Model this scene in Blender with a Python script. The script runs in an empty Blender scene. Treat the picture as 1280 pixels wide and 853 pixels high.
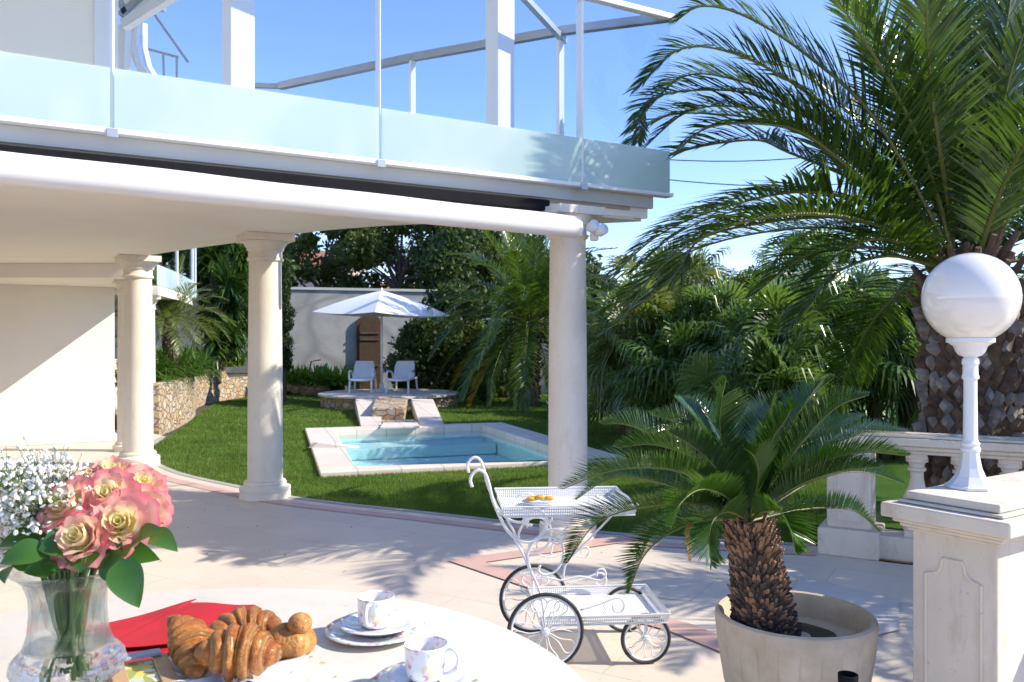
import bpy, bmesh, math, random
import numpy as np
from mathutils import Vector, Matrix, Quaternion
from mathutils.geometry import tessellate_polygon
random.seed(7)
S = bpy.context.scene
COL = S.collection
F = 1050.0                                   # focal length in pixels of the 1280 px wide photograph
# ------------------------------------------------------------------ camera
cd = bpy.data.cameras.new('camera'); cam = bpy.data.objects.new('camera', cd); COL.objects.link(cam)
cam.location = (0, 0, 1.5); cam.rotation_euler = (math.radians(90), 0, 0)
cd.sensor_width = 36; cd.lens = F / 1280 * 36; cd.clip_start = 0.05; cd.clip_end = 2000
cd.dof.use_dof = True; cd.dof.focus_distance = 2.9; cd.dof.aperture_fstop = 9
S.camera = cam
# ------------------------------------------------------------------ light
LDIR = Vector((-1, 0.06, -0.72)).normalized()        # the way the sunlight travels
sd = bpy.data.lights.new('sun', 'SUN'); sd.energy = 3.9; sd.angle = math.radians(0.5); sd.color = (1, .92, .79)
sun = bpy.data.objects.new('sun', sd); COL.objects.link(sun)
sun.rotation_euler = LDIR.to_track_quat('-Z', 'Y').to_euler()
w = bpy.data.worlds.new('World'); S.world = w; w.use_nodes = True
nt = w.node_tree; nt.nodes.clear()
sky = nt.nodes.new('ShaderNodeTexSky'); sky.sky_type = 'NISHITA'; sky.sun_disc = False
td = -LDIR
sky.sun_elevation = math.asin(td.z); sky.sun_rotation = math.atan2(td.x, td.y)
sky.altitude = 0; sky.air_density = 1.0; sky.dust_density = 0.0; sky.ozone_density = 4.5
bg = nt.nodes.new('ShaderNodeBackground'); bg.inputs['Strength'].default_value = 0.15
ow = nt.nodes.new('ShaderNodeOutputWorld')
tint = nt.nodes.new('ShaderNodeMix'); tint.data_type = 'RGBA'; tint.blend_type = 'MULTIPLY'; tint.inputs[0].default_value = 1; tint.inputs[7].default_value = (.97, .92, 1.06, 1)
nt.links.new(sky.outputs[0], tint.inputs[6]); nt.links.new(tint.outputs[2], bg.inputs[0]); nt.links.new(bg.outputs[0], ow.inputs[0])
S.view_settings.view_transform = 'Standard'; S.view_settings.look = 'None'
S.view_settings.exposure = 0.94; S.view_settings.gamma = 1
S.render.engine = 'CYCLES'
S.cycles.max_bounces = 10; S.cycles.transparent_max_bounces = 24; S.cycles.sample_clamp_indirect = 6

# ------------------------------------------------------------------ helpers
def W(px, py, Y): return Vector(((px - 640) / F * Y, Y, 1.5 - (py - 426.5) / F * Y))
def G(px, py, z=0.0):
    Y = (1.5 - z) * F / (py - 426.5)
    return Vector(((px - 640) / F * Y, Y, z))
def V(*a): return Vector(a)
WL = {}                                       # world position of each object's origin
class MB:
    def __init__(s): s.v = []; s.f = []; s.m = []; s.uv = None; s.mi = 0
    def add(s, vs, fs):
        o = len(s.v); s.v.extend([tuple(p) for p in vs])
        s.f.extend([tuple(i + o for i in f) for f in fs]); s.m.extend([s.mi] * len(fs))
        return o
    def box(s, c, size, rz=0, rx=0, ry=0):
        M = Matrix.Rotation(rz, 3, 'Z') @ Matrix.Rotation(ry, 3, 'Y') @ Matrix.Rotation(rx, 3, 'X')
        c = Vector(c); vs = []
        for x in (-.5, .5):
            for y in (-.5, .5):
                for z in (-.5, .5):
                    vs.append(c + M @ Vector((x * size[0], y * size[1], z * size[2])))
        s.add(vs, [(0, 1, 3, 2), (4, 6, 7, 5), (0, 4, 5, 1), (2, 3, 7, 6), (0, 2, 6, 4), (1, 5, 7, 3)])
    def bar(s, a, b, wd, th, up=Vector((0, 0, 1))):
        a = Vector(a); b = Vector(b); t = (b - a).normalized()
        x = t.cross(up).normalized(); y = x.cross(t)
        vs = []
        for p in (a, b):
            for i, j in ((-1, -1), (1, -1), (1, 1), (-1, 1)): vs.append(p + x * i * wd / 2 + y * j * th / 2)
        s.add(vs, [(3, 2, 1, 0), (4, 5, 6, 7), (0, 1, 5, 4), (1, 2, 6, 5), (2, 3, 7, 6), (3, 0, 4, 7)])
    def tube(s, pts, r, n=8, cap=True, closed=False):
        pts = [Vector(p) for p in pts]; k = len(pts)
        rs = r if isinstance(r, (list, tuple)) else [r] * k
        prev = None; vs = []
        for i, p in enumerate(pts):
            if closed: t = pts[(i + 1) % k] - pts[i - 1]
            else: t = pts[min(i + 1, k - 1)] - pts[max(i - 1, 0)]
            t = t.normalized() if t.length > 1e-9 else Vector((0, 0, 1))
            if prev is None:
                a = Vector((0, 0, 1)) if abs(t.z) < .9 else Vector((1, 0, 0))
                x = t.cross(a).normalized()
            else:
                x = prev - t * prev.dot(t)
                x = x.normalized() if x.length > 1e-6 else t.orthogonal().normalized()
            prev = x; y = t.cross(x)
            for j in range(n):
                a = 2 * math.pi * j / n
                vs.append(p + (x * math.cos(a) + y * math.sin(a)) * rs[i])
        fs = []
        for i in range(k if closed else k - 1):
            i2 = (i + 1) % k
            for j in range(n):
                fs.append((i * n + j, i * n + (j + 1) % n, i2 * n + (j + 1) % n, i2 * n + j))
        if cap and not closed:
            fs.append(tuple(reversed(range(n)))); fs.append(tuple((k - 1) * n + j for j in range(n)))
        s.add(vs, fs)
    def lathe(s, prof, c=(0, 0, 0), n=32, sx=1, sy=1, caps=True, M=None, phase=0, wob=None):
        c = Vector(c); vs = []; fs = []
        for (r, z) in prof:
            for j in range(n):
                a = 2 * math.pi * j / n + phase
                rr = r * (wob(a, z) if wob else 1)
                p = Vector((rr * math.cos(a) * sx, rr * math.sin(a) * sy, z))
                vs.append(c + (M @ p if M else p))
        for i in range(len(prof) - 1):
            for j in range(n):
                fs.append((i * n + j, i * n + (j + 1) % n, (i + 1) * n + (j + 1) % n, (i + 1) * n + j))
        if caps:
            if prof[0][0] > 1e-5: fs.append(tuple(reversed(range(n))))
            if prof[-1][0] > 1e-5: fs.append(tuple((len(prof) - 1) * n + j for j in range(n)))
        s.add(vs, fs)
    def prism(s, poly, z0, z1):
        n = len(poly)
        ar = sum(poly[i][0] * poly[(i + 1) % n][1] - poly[(i + 1) % n][0] * poly[i][1] for i in range(n))
        if ar < 0: poly = list(reversed(poly))
        vs = [(p[0], p[1], z0) for p in poly] + [(p[0], p[1], z1) for p in poly]
        tri = tessellate_polygon([[Vector((p[0], p[1], 0)) for p in poly]])
        fs = []
        for t in tri:
            a, b, c = [poly[i] for i in t]
            cr = (b[0] - a[0]) * (c[1] - a[1]) - (b[1] - a[1]) * (c[0] - a[0])
            if cr < 0: t = (t[0], t[2], t[1])
            fs.append((t[0] + n, t[1] + n, t[2] + n)); fs.append((t[2], t[1], t[0]))
        for i in range(n): fs.append((i, (i + 1) % n, (i + 1) % n + n, i + n))
        s.add(vs, fs)
    def sheet(s, poly, z, holes=()):
        loops = [[Vector((p[0], p[1], 0)) for p in poly]] + [[Vector((p[0], p[1], 0)) for p in h] for h in holes]
        allp = [p for l in loops for p in l]
        fs = []
        for t in tessellate_polygon(loops):
            a, b, c = [allp[i] for i in t]
            if (b - a).cross(c - a).z < 0: t = (t[0], t[2], t[1])
            fs.append(tuple(t))
        s.add([(p.x, p.y, z) for p in allp], fs)
    def sphere(s, c, r, n=12, sx=1, sy=1, sz=1, M=None):
        prof = [(max(r * math.sin(math.pi * i / n), 1e-6), -r * math.cos(math.pi * i / n) * sz) for i in range(n + 1)]
        s.lathe(prof, c, n * 2, sx, sy, caps=False, M=M)
    def build(s, name, mats, parent=None, smooth=False, bevel=0, seg=2, subsurf=0, auto=None):
        me = bpy.data.meshes.new(name)
        va = np.array(s.v, dtype=float)
        mn = va.min(0); mx = va.max(0)
        o = Vector(((mn[0] + mx[0]) / 2, (mn[1] + mx[1]) / 2, mn[2]))
        va = va - np.array(o)
        me.from_pydata([tuple(p) for p in va], [], s.f)
        if not isinstance(mats, (list, tuple)): mats = [mats]
        for m_ in mats: me.materials.append(m_)
        if len(mats) > 1: me.polygons.foreach_set('material_index', s.m)
        if s.uv:
            ul = me.uv_layers.new(name='UVMap')
            li = np.zeros(len(me.loops), dtype=int); me.loops.foreach_get('vertex_index', li)
            ul.data.foreach_set('uv', np.array(s.uv)[li].ravel())
        if smooth: me.polygons.foreach_set('use_smooth', [True] * len(me.polygons))
        me.update()
        ob = bpy.data.objects.new(name, me); COL.objects.link(ob)
        ob.location = o; WL[ob.name] = o.copy()
        if parent is not None:
            ob.parent = parent; ob.matrix_parent_inverse = Matrix.Translation(-WL[parent.name])
        if bevel:
            b = ob.modifiers.new('bevel', 'BEVEL'); b.width = bevel; b.segments = seg; b.limit_method = 'ANGLE'; b.angle_limit = math.radians(40)
        if subsurf:
            b = ob.modifiers.new('sub', 'SUBSURF'); b.levels = subsurf; b.render_levels = subsurf
        if auto is not None:
            try: me.set_sharp_from_angle(angle=math.radians(auto))
            except Exception: pass
        return ob
def empty(name, loc, label=None, cat=None, group=None):
    o = bpy.data.objects.new(name, None); COL.objects.link(o); o.location = loc; o.empty_display_size = .2
    WL[o.name] = Vector(loc)
    if label: tag(o, label, cat, group)
    return o
def tag(o, label, cat=None, group=None):
    o['label'] = label
    if cat: o['category'] = cat
    if group: o['group'] = group
    return o
def struct(o, kind='structure'): o['kind'] = kind; return o
def kids(o): return [c for c in bpy.data.objects if c.parent is o]
def copy_tree(o, parent=None):
    c = o.copy(); COL.objects.link(c)
    if parent: c.parent = parent
    WL[c.name] = WL[o.name].copy()
    for ch in kids(o): copy_tree(ch, c)
    return c
def cat_rom(pts, n=8):
    pts = [Vector(p) for p in pts]; out = []
    P = [pts[0] * 2 - pts[1]] + pts + [pts[-1] * 2 - pts[-2]]
    for i in range(1, len(P) - 2):
        a, b, c, d = P[i - 1:i + 3]
        for k in range(n):
            t = k / n
            out.append(.5 * ((2 * b) + (c - a) * t + (2 * a - 5 * b + 4 * c - d) * t * t + (-a + 3 * b - 3 * c + d) * t ** 3))
    out.append(pts[-1]); return out
def U(a, b): return random.uniform(a, b)

# ------------------------------------------------------------------ materials
class NT:
    def __init__(s, name):
        s.m = bpy.data.materials.new(name); s.m.use_nodes = True; s.t = s.m.node_tree; s.t.nodes.clear()
        s.out = s.n('ShaderNodeOutputMaterial')
    def n(s, typ, **k):
        q = s.t.nodes.new(typ)
        for a, b in k.items():
            if a.startswith('i_'): q.inputs[a[2:].replace('_', ' ')].default_value = b
            else: setattr(q, a, b)
        return q
    def l(s, a, b): s.t.links.new(a, b)
    def coord(s, kind='Object'): return s.n('ShaderNodeTexCoord').outputs[kind]
    def noise(s, scale, detail=4, rough=.55, co=None, dist=0):
        q = s.n('ShaderNodeTexNoise'); q.inputs['Scale'].default_value = scale; q.inputs['Detail'].default_value = detail
        q.inputs['Roughness'].default_value = rough; q.inputs['Distortion'].default_value = dist
        s.l(co if co is not None else s.coord(), q.inputs['Vector']); return q.outputs['Fac']
    def ramp(s, fac, stops, interp='LINEAR'):
        q = s.n('ShaderNodeValToRGB'); s.l(fac, q.inputs[0]); q.color_ramp.interpolation = interp
        e = q.color_ramp.elements
        while len(e) < len(stops): e.new(.5)
        for i, (p, c) in enumerate(stops):
            e[i].position = p
            c = c if isinstance(c, (tuple, list)) else (c, c, c)
            e[i].color = (*c[:3], 1)
        return q.outputs[0]
    def mix(s, fac, a, b, typ='MIX'):
        q = s.n('ShaderNodeMix', data_type='RGBA', blend_type=typ)
        for sock, val in ((q.inputs[0], fac), (q.inputs[6], a), (q.inputs[7], b)):
            if hasattr(val, 'is_linked'): s.l(val, sock)
            elif isinstance(val, (int, float)): sock.default_value = val
            else: sock.default_value = (*val[:3], 1)
        return q.outputs[2]
    def math(s, op, a, b=0.0):
        q = s.n('ShaderNodeMath', operation=op)
        for i, val in enumerate((a, b)):
            if hasattr(val, 'is_linked'): s.l(val, q.inputs[i])
            else: q.inputs[i].default_value = val
        return q.outputs[0]
    def bump(s, h, strength=.3, dist=.01):
        q = s.n('ShaderNodeBump'); q.inputs['Strength'].default_value = strength; q.inputs['Distance'].default_value = dist
        s.l(h, q.inputs['Height']); return q.outputs[0]
    def pbr(s, color, rough=.6, normal=None, **k):
        q = s.n('ShaderNodeBsdfPrincipled')
        if hasattr(color, 'is_linked'): s.l(color, q.inputs['Base Color'])
        else: q.inputs['Base Color'].default_value = (*color, 1)
        if hasattr(rough, 'is_linked'): s.l(rough, q.inputs['Roughness'])
        else: q.inputs['Roughness'].default_value = rough
        if normal is not None: s.l(normal, q.inputs['Normal'])
        for a, b in k.items(): q.inputs[a.replace('_', ' ')].default_value = b
        return q
    def done(s, sh): s.l(sh.outputs[0] if hasattr(sh, 'outputs') else sh, s.out.inputs['Surface']); return s.m
def simple(name, c1, c2=None, scale=6, rough=.6, bump=0, bscale=60, bdist=.004, spec=.5, **k):
    t = NT(name)
    c2 = c2 or tuple(x * .82 for x in c1)
    f = t.noise(scale, 6, .6)
    col = t.mix(t.ramp(f, [(.32, 0.0), (.68, 1.0)]), c1, c2)
    n = t.bump(t.noise(bscale, 4), bump, bdist) if bump else None
    return t.done(t.pbr(col, rough, n, **{'Specular_IOR_Level': spec, **k}))
def leafmat(name, c1, c2, c3=None, trans=.3, rough=.4, spec=.5, dry=None):
    t = NT(name)
    g = t.n('ShaderNodeNewGeometry').outputs['Random Per Island']
    stops = [(0, c1), (.55, c2), (1, c3 or c2)]
    col = t.ramp(g, stops)
    f = t.noise(1.3, 3)
    col = t.mix(t.ramp(f, [(.35, .7), (.7, 0)]), col, tuple(x * .55 for x in c1))
    if dry: col = t.mix(t.ramp(t.noise(.7, 5, .7), [(.5, 0.0), (.72, .75)]), col, dry)
    p = t.pbr(col, rough, None, Specular_IOR_Level=spec)
    tr = t.n('ShaderNodeBsdfTranslucent'); t.l(t.mix(.5, col, (c2[0] * 2.2, c2[1] * 2.0, c2[2] * .8)), tr.inputs[0])
    m = t.n('ShaderNodeMixShader'); m.inputs[0].default_value = trans
    t.l(p.outputs[0], m.inputs[1]); t.l(tr.outputs[0], m.inputs[2])
    return t.done(m)
M = {}
def floor_mat():
    t = NT('pale_stone_floor'); co = t.coord()
    mp = t.n('ShaderNodeMapping'); mp.inputs['Rotation'].default_value = (0, 0, math.radians(30.5)); t.l(co, mp.inputs[0])
    br = t.n('ShaderNodeTexBrick'); br.offset = 0.5; br.inputs['Scale'].default_value = 1.0
    br.inputs['Brick Width'].default_value = 1.2; br.inputs['Row Height'].default_value = .6
    br.inputs['Mortar Size'].default_value = .004; br.inputs['Mortar Smooth'].default_value = .2
    br.inputs['Color1'].default_value = (.70, .61, .50, 1); br.inputs['Color2'].default_value = (.66, .57, .46, 1); br.inputs['Mortar'].default_value = (.46, .38, .30, 1)
    t.l(mp.outputs[0], br.inputs['Vector'])
    n1 = t.noise(1.4, 7, .65, dist=.4); n2 = t.noise(7, 6, .7); n3 = t.noise(45, 3)
    c = t.mix(t.ramp(n1, [(.38, 0.0), (.7, .75)]), br.outputs['Color'], (.58, .49, .41))
    c = t.mix(t.ramp(n2, [(.42, 0.0), (.75, .6)]), c, (.68, .60, .50))
    c = t.mix(t.ramp(n3, [(.60, 0.0), (.75, .35)]), c, (.36, .30, .25))
    return t.done(t.pbr(c, .5, t.bump(n2, .12, .004), Specular_IOR_Level=.4))
M['floor'] = floor_mat()
M['pink'] = simple('pink_stone_band', (.62, .40, .33), (.54, .35, .29), 5, .5, .1, 40)
M['grey_slab'] = simple('grey_stone_slab', (.62, .58, .54), (.5, .47, .44), 4, .5, .1, 40)
M['ledge'] = simple('grey_kerb_stone', (.42, .40, .38), (.34, .33, .31), 6, .7, .2, 60)
M['cream_paint'] = simple('cream_render', (.88, .82, .72), (.85, .78, .68), 1.5, .75, .12, 120, .002)
M['white_wall'] = simple('white_render_wall', (.80, .76, .69), (.76, .71, .63), 1.2, .8, .15, 120, .002)
def streaky(name, c1, c2, c3, rough=.65, sz=.35, bump=.12):
    t = NT(name); co = t.coord(); mp = t.n('ShaderNodeMapping'); mp.inputs['Scale'].default_value = (1, 1, sz); t.l(co, mp.inputs[0])
    c = t.mix(t.ramp(t.noise(2.2, 6, .6), [(.35, 0.0), (.7, 1.0)]), c1, c2)
    c = t.mix(t.ramp(t.noise(9, 5, .7, mp.outputs[0]), [(.52, 0.0), (.75, .55)]), c, c3)
    c = t.mix(t.ramp(t.noise(55, 3, .6), [(.66, 0.0), (.74, .5)]), c, tuple(x * .6 for x in c3))
    return t.done(t.pbr(c, rough, t.bump(t.math('ADD', t.noise(50, 4), t.noise(9, 4)), bump, .004), Specular_IOR_Level=.35))
M['table'] = streaky('cream_stone_table', (.68, .62, .53), (.62, .56, .47), (.52, .45, .36), .5, 1.0, .1)
M['column'] = streaky('pale_column_stone', (.79, .73, .63), (.74, .66, .55), (.60, .50, .38))
M['fascia'] = simple('grey_white_fascia', (.52, .52, .49), (.46, .46, .43), 1.5, .5)
M['fascia_strip'] = simple('ochre_stained_strip', (.42, .34, .22), (.34, .28, .2), 3, .7)
M['white_metal'] = simple('white_lacquered_metal', (.80, .80, .80), (.76, .76, .76), 3, .3)
M['grey_metal'] = simple('grey_anodised_metal', (.42, .44, .46), (.36, .38, .40), 3, .35, Metallic=.5)
M['black'] = simple('black_profile', (.010, .010, .012), (.006, .006, .008), 4, .8, spec=.15)
M['tyre'] = simple('black_rubber', (.02, .02, .02), (.035, .033, .03), 12, .6)
M['awning'] = simple('off_white_awning_fabric', (.70, .68, .66), (.65, .63, .61), 1.3, .8, .15, 200, .001)
M['canvas'] = simple('white_canvas', (.80, .80, .80), (.76, .76, .76), 2, .85, .2, 30, .004)
M['plastic'] = simple('white_plastic', (.78, .79, .82), (.72, .73, .76), 4, .45)
def stone_mat(name, cols, mortar, scale, stretch=1.6, bstr=.9, bd=.03):
    t = NT(name); co = t.coord()
    mp = t.n('ShaderNodeMapping'); mp.inputs['Scale'].default_value = (1, 1, stretch); t.l(co, mp.inputs[0])
    nz = t.n('ShaderNodeTexNoise'); nz.inputs['Scale'].default_value = scale * .8; t.l(mp.outputs[0], nz.inputs['Vector'])
    mx = t.n('ShaderNodeVectorMath', operation='MULTIPLY_ADD'); t.l(nz.outputs['Color'], mx.inputs[0]); mx.inputs[1].default_value = (.25 / scale * 3,) * 3; t.l(mp.outputs[0], mx.inputs[2])
    v1 = t.n('ShaderNodeTexVoronoi'); v1.inputs['Scale'].default_value = scale; t.l(mx.outputs[0], v1.inputs['Vector'])
    v2 = t.n('ShaderNodeTexVoronoi', feature='DISTANCE_TO_EDGE'); v2.inputs['Scale'].default_value = scale; t.l(mx.outputs[0], v2.inputs['Vector'])
    sp = t.n('ShaderNodeSeparateColor'); t.l(v1.outputs['Color'], sp.inputs[0])
    k = len(cols)
    c = t.ramp(sp.outputs[0], [(i / (k - 1), cc) for i, cc in enumerate(cols)])
    c = t.mix(t.ramp(t.noise(scale * 4, 5), [(.35, .5), (.65, 0)]), c, tuple(x * .6 for x in cols[0]))
    e = t.ramp(v2.outputs['Distance'], [(.0, 0.0), (.09, 1.0)])
    c = t.mix(e, mortar, c)
    return t.done(t.pbr(c, .85, t.bump(t.math('ADD', e, t.math('MULTIPLY', t.noise(scale * 6, 5), .4)), bstr, bd)))
M['rubble'] = stone_mat('rubble_stone', [(.46, .34, .20), (.56, .46, .32), (.46, .26, .12), (.52, .46, .38), (.60, .52, .40)], (.24, .19, .14), 5.6)
M['concrete'] = stone_mat('weathered_concrete', [(.33, .34, .33), (.42, .42, .40), (.36, .36, .34)], (.24, .245, .24), .45, 1.2, .1, .01)
def lawn_mat():
    t = NT('lawn_green')
    c = t.mix(t.ramp(t.noise(2.5, 6, .7), [(.35, 0.0), (.7, 1.0)]), (.055, .13, .018), (.09, .18, .025))
    c = t.mix(t.ramp(t.noise(60, 3), [(.4, .6), (.6, 0.0)]), c, (.02, .055, .008))
    return t.done(t.pbr(c, .9, t.bump(t.noise(90, 3), .8, .03), Specular_IOR_Level=.1))
M['lawn'] = lawn_mat()
M['soil'] = simple('garden_soil', (.08, .06, .04), (.05, .05, .025), 2, .95, .6, 20, .03)
M['blade'] = leafmat('grass_blade', (.09, .17, .03), (.14, .24, .04), (.22, .31, .07), .35, .55, .25, (.26, .30, .08))
M['palm_leaf'] = leafmat('date_palm_leaflet', (.045, .095, .014), (.07, .14, .02), (.12, .19, .028), .34, .28, .65)
M['palm_leaf_yellow'] = leafmat('yellowing_palm_leaflet', (.40, .32, .02), (.42, .34, .03), (.20, .2, .03), .4, .5)
M['rachis'] = simple('palm_rachis', (.13, .16, .03), (.17, .16, .04), 8, .5)
M['fan_leaf'] = leafmat('fan_palm_leaf', (.065, .13, .03), (.115, .205, .045), (.21, .31, .09), .38, .28, .7)
M['fan_leaf_pale'] = leafmat('pale_fan_palm_leaf', (.09, .14, .03), (.15, .21, .05), (.24, .28, .10), .35, .35, .6)
M['cycad_leaf'] = leafmat('cycad_leaflet', (.04, .095, .02), (.06, .14, .028), (.095, .18, .035), .25, .20, .8)
M['cycad_fresh'] = leafmat('fresh_cycad_leaflet', (.05, .13, .012), (.07, .17, .015), (.09, .19, .02), .35, .3, .5)
M['tree_leaf'] = leafmat('evergreen_leaf', (.06, .10, .02), (.12, .17, .035), (.22, .26, .06), .25, .45, .4)
M['dark_leaf'] = leafmat('dark_conifer_leaf', (.04, .08, .022), (.07, .12, .035), (.12, .17, .05), .2, .5, .3)
M['cypress_leaf'] = leafmat('cypress_leaf', (.022, .05, .014), (.04, .075, .02), (.055, .095, .025), .2, .55, .3)
M['yucca_leaf'] = leafmat('yucca_leaf', (.035, .085, .014), (.06, .13, .02), (.12, .20, .04), .25, .35, .5)
M['bright_leaf'] = leafmat('bright_groundcover_leaf', (.11, .24, .025), (.17, .33, .04), (.25, .40, .06), .4, .4, .4)
M['strap_leaf'] = leafmat('strap_leaf', (.05, .12, .015), (.08, .17, .02), (.13, .22, .04), .35, .35, .5)
M['bark'] = simple('brown_bark', (.12, .085, .055), (.07, .05, .035), 8, .9, .6, 30, .02)
M['grey_bark'] = simple('grey_bark', (.20, .17, .14), (.13, .11, .09), 8, .9, .5, 30, .02)
M['boot_a'] = simple('grey_palm_boot', (.34, .30, .27), (.17, .14, .12), 14, .8, .5, 50, .01)
M['boot_b'] = simple('brown_palm_boot', (.17, .11, .07), (.08, .05, .035), 14, .9, .5, 50, .01)
M['pot'] = simple('weathered_pot_stone', (.60, .51, .39), (.45, .37, .27), 9, .85, .5, 55, .006)
M['balustrade'] = streaky('balustrade_stone', (.72, .64, .53), (.63, .55, .44), (.42, .32, .22), .75, .3, .35)
M['globe'] = simple('opal_globe', (.84, .79, .73), (.80, .75, .69), 3, .10, Coat_Weight=.5)
M['napkin'] = simple('red_napkin_cloth', (.50, .012, .022), (.42, .008, .016), 12, .85, .35, 500, .0008)
M['wood'] = simple('light_wood', (.55, .36, .20), (.42, .26, .13), 14, .5, .15, 70, .001)
M['old_door'] = simple('old_brown_wood', (.085, .042, .014), (.05, .026, .010), 9, .7, .4, 40, .01)
M['tile_roof'] = simple('terracotta_tiles', (.45, .18, .09), (.35, .14, .07), 8, .85, .6, 20, .04)
M['far_wall'] = simple('pale_far_render', (.60, .48, .38), (.5, .40, .32), 1, .9)
M['green_plastic'] = simple('green_hose_plastic', (.02, .16, .10), (.03, .2, .12), 6, .5)
def coping():
    t = NT('pale_pool_coping'); co = t.coord(); mp = t.n('ShaderNodeMapping'); mp.inputs['Rotation'].default_value = (0, 0, math.radians(-17)); t.l(co, mp.inputs[0])
    b = t.n('ShaderNodeTexBrick'); b.offset = 0; b.inputs['Scale'].default_value = 1; b.inputs['Brick Width'].default_value = .5; b.inputs['Row Height'].default_value = .5; b.inputs['Mortar Size'].default_value = .008
    b.inputs['Color1'].default_value = (.72, .64, .56, 1); b.inputs['Color2'].default_value = (.66, .58, .50, 1); b.inputs['Mortar'].default_value = (.42, .36, .30, 1); t.l(mp.outputs[0], b.inputs['Vector'])
    c = t.mix(t.ramp(t.noise(4, 6, .7), [(.4, 0.0), (.75, .6)]), b.outputs['Color'], (.54, .46, .38))
    return t.done(t.pbr(c, .7, t.bump(t.noise(60, 4), .15, .003)))
M['coping'] = coping()
def glassy(name, tint, fmul=1.0, rough=0.0, bump=None, ior=1.5):
    t = NT(name)
    tr = t.n('ShaderNodeBsdfTransparent'); tr.inputs[0].default_value = (*tint, 1)
    gl = t.n('ShaderNodeBsdfGlossy'); gl.inputs['Roughness'].default_value = rough
    fr = t.n('ShaderNodeFresnel'); fr.inputs['IOR'].default_value = ior
    if bump:
        nb = t.bump(bump(t), .35, .02); t.l(nb, gl.inputs['Normal']); t.l(nb, fr.inputs['Normal'])
    bf = t.math('SUBTRACT', 1.0, t.n('ShaderNodeNewGeometry').outputs['Backfacing'])
    m = t.n('ShaderNodeMixShader'); t.l(t.math('MULTIPLY', t.math('MULTIPLY', fr.outputs[0], fmul), bf), m.inputs[0])
    t.l(tr.outputs[0], m.inputs[1]); t.l(gl.outputs[0], m.inputs[2])
    return t.done(m)
M['clear_glass'] = glassy('clear_glass', (.93, .96, .985), 1.0)
M['clear_glass_matt'] = glassy('clear_glass_far', (.965, .985, .995), .35)
M['vase_neck'] = glassy('vase_neck_glass', (.93, .95, .95), 1.3)
M['water'] = glassy('pool_water', (.84, .96, .98), .8, 0, lambda t: t.noise(3.5, 3, .5, dist=.6), 1.33)
def frosted():
    t = NT('frosted_glass')
    f = t.ramp(t.noise(1.1, 2), [(.4, 0.0), (.6, 1.0)])
    c = t.mix(f, (.70, .81, .78), (.84, .90, .87))
    p = t.pbr(c, .25, None, Specular_IOR_Level=.5)
    tl = t.n('ShaderNodeBsdfTranslucent'); t.l(c, tl.inputs[0])
    m = t.n('ShaderNodeMixShader'); m.inputs[0].default_value = .55; t.l(p.outputs[0], m.inputs[1]); t.l(tl.outputs[0], m.inputs[2])
    tr = t.n('ShaderNodeBsdfTransparent'); tr.inputs[0].default_value = (.85, .97, .97, 1)
    m2 = t.n('ShaderNodeMixShader'); m2.inputs[0].default_value = .14; t.l(m.outputs[0], m2.inputs[1]); t.l(tr.outputs[0], m2.inputs[2])
    return t.done(m2)
M['frosted'] = frosted()
def perf():
    t = NT('perforated_white_metal'); co = t.coord(); sp = t.n('ShaderNodeSeparateXYZ'); t.l(co, sp.inputs[0])
    s_ = 95.0
    def fr(x): return t.math('SUBTRACT', t.math('FRACT', t.math('MULTIPLY', x, s_)), .5)
    x = fr(t.math('ADD', sp.outputs[0], .0021)); y = fr(t.math('ADD', sp.outputs[1], t.math('MULTIPLY', sp.outputs[2], 1.0)))
    d = t.math('ADD', t.math('POWER', t.math('ABSOLUTE', x), 2), t.math('POWER', t.math('ABSOLUTE', y), 2))
    hole = t.math('LESS_THAN', d, .075)
    p = t.pbr((.80, .80, .80), .35); tr = t.n('ShaderNodeBsdfTransparent')
    m = t.n('ShaderNodeMixShader'); t.l(hole, m.inputs[0]); t.l(p.outputs[0], m.inputs[1]); t.l(tr.outputs[0], m.inputs[2])
    return t.done(m)
M['perf'] = perf()
def china():
    t = NT('floral_china'); co = t.coord()
    v = t.n('ShaderNodeTexVoronoi'); v.inputs['Scale'].default_value = 62; t.l(co, v.inputs['Vector'])
    sp = t.n('ShaderNodeSeparateColor'); t.l(v.outputs['Color'], sp.inputs[0])
    c = t.ramp(sp.outputs[0], [(0, (.75, .20, .28)), (.3, (.80, .42, .48)), (.42, (.28, .42, .16)), (.65, (.45, .55, .25)), (.8, (.80, .62, .25)), (1, (.7, .3, .5))], 'CONSTANT')
    blob = t.ramp(t.math('ADD', v.outputs['Distance'], t.math('MULTIPLY', t.noise(220, 3), .35)), [(.54, 1.0), (.66, 0.0)])
    mask = t.ramp(t.noise(26, 2), [(.46, 0.0), (.54, 1.0)])
    f = t.math('MULTIPLY', t.math('MULTIPLY', blob, mask), .85)
    return t.done(t.pbr(t.mix(f, (.78, .77, .76), c), .12, None, Coat_Weight=.4))
M['china'] = china()
M['porcelain'] = simple('white_porcelain', (.78, .79, .80), (.76, .77, .79), 3, .12, Coat_Weight=.4)
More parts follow.
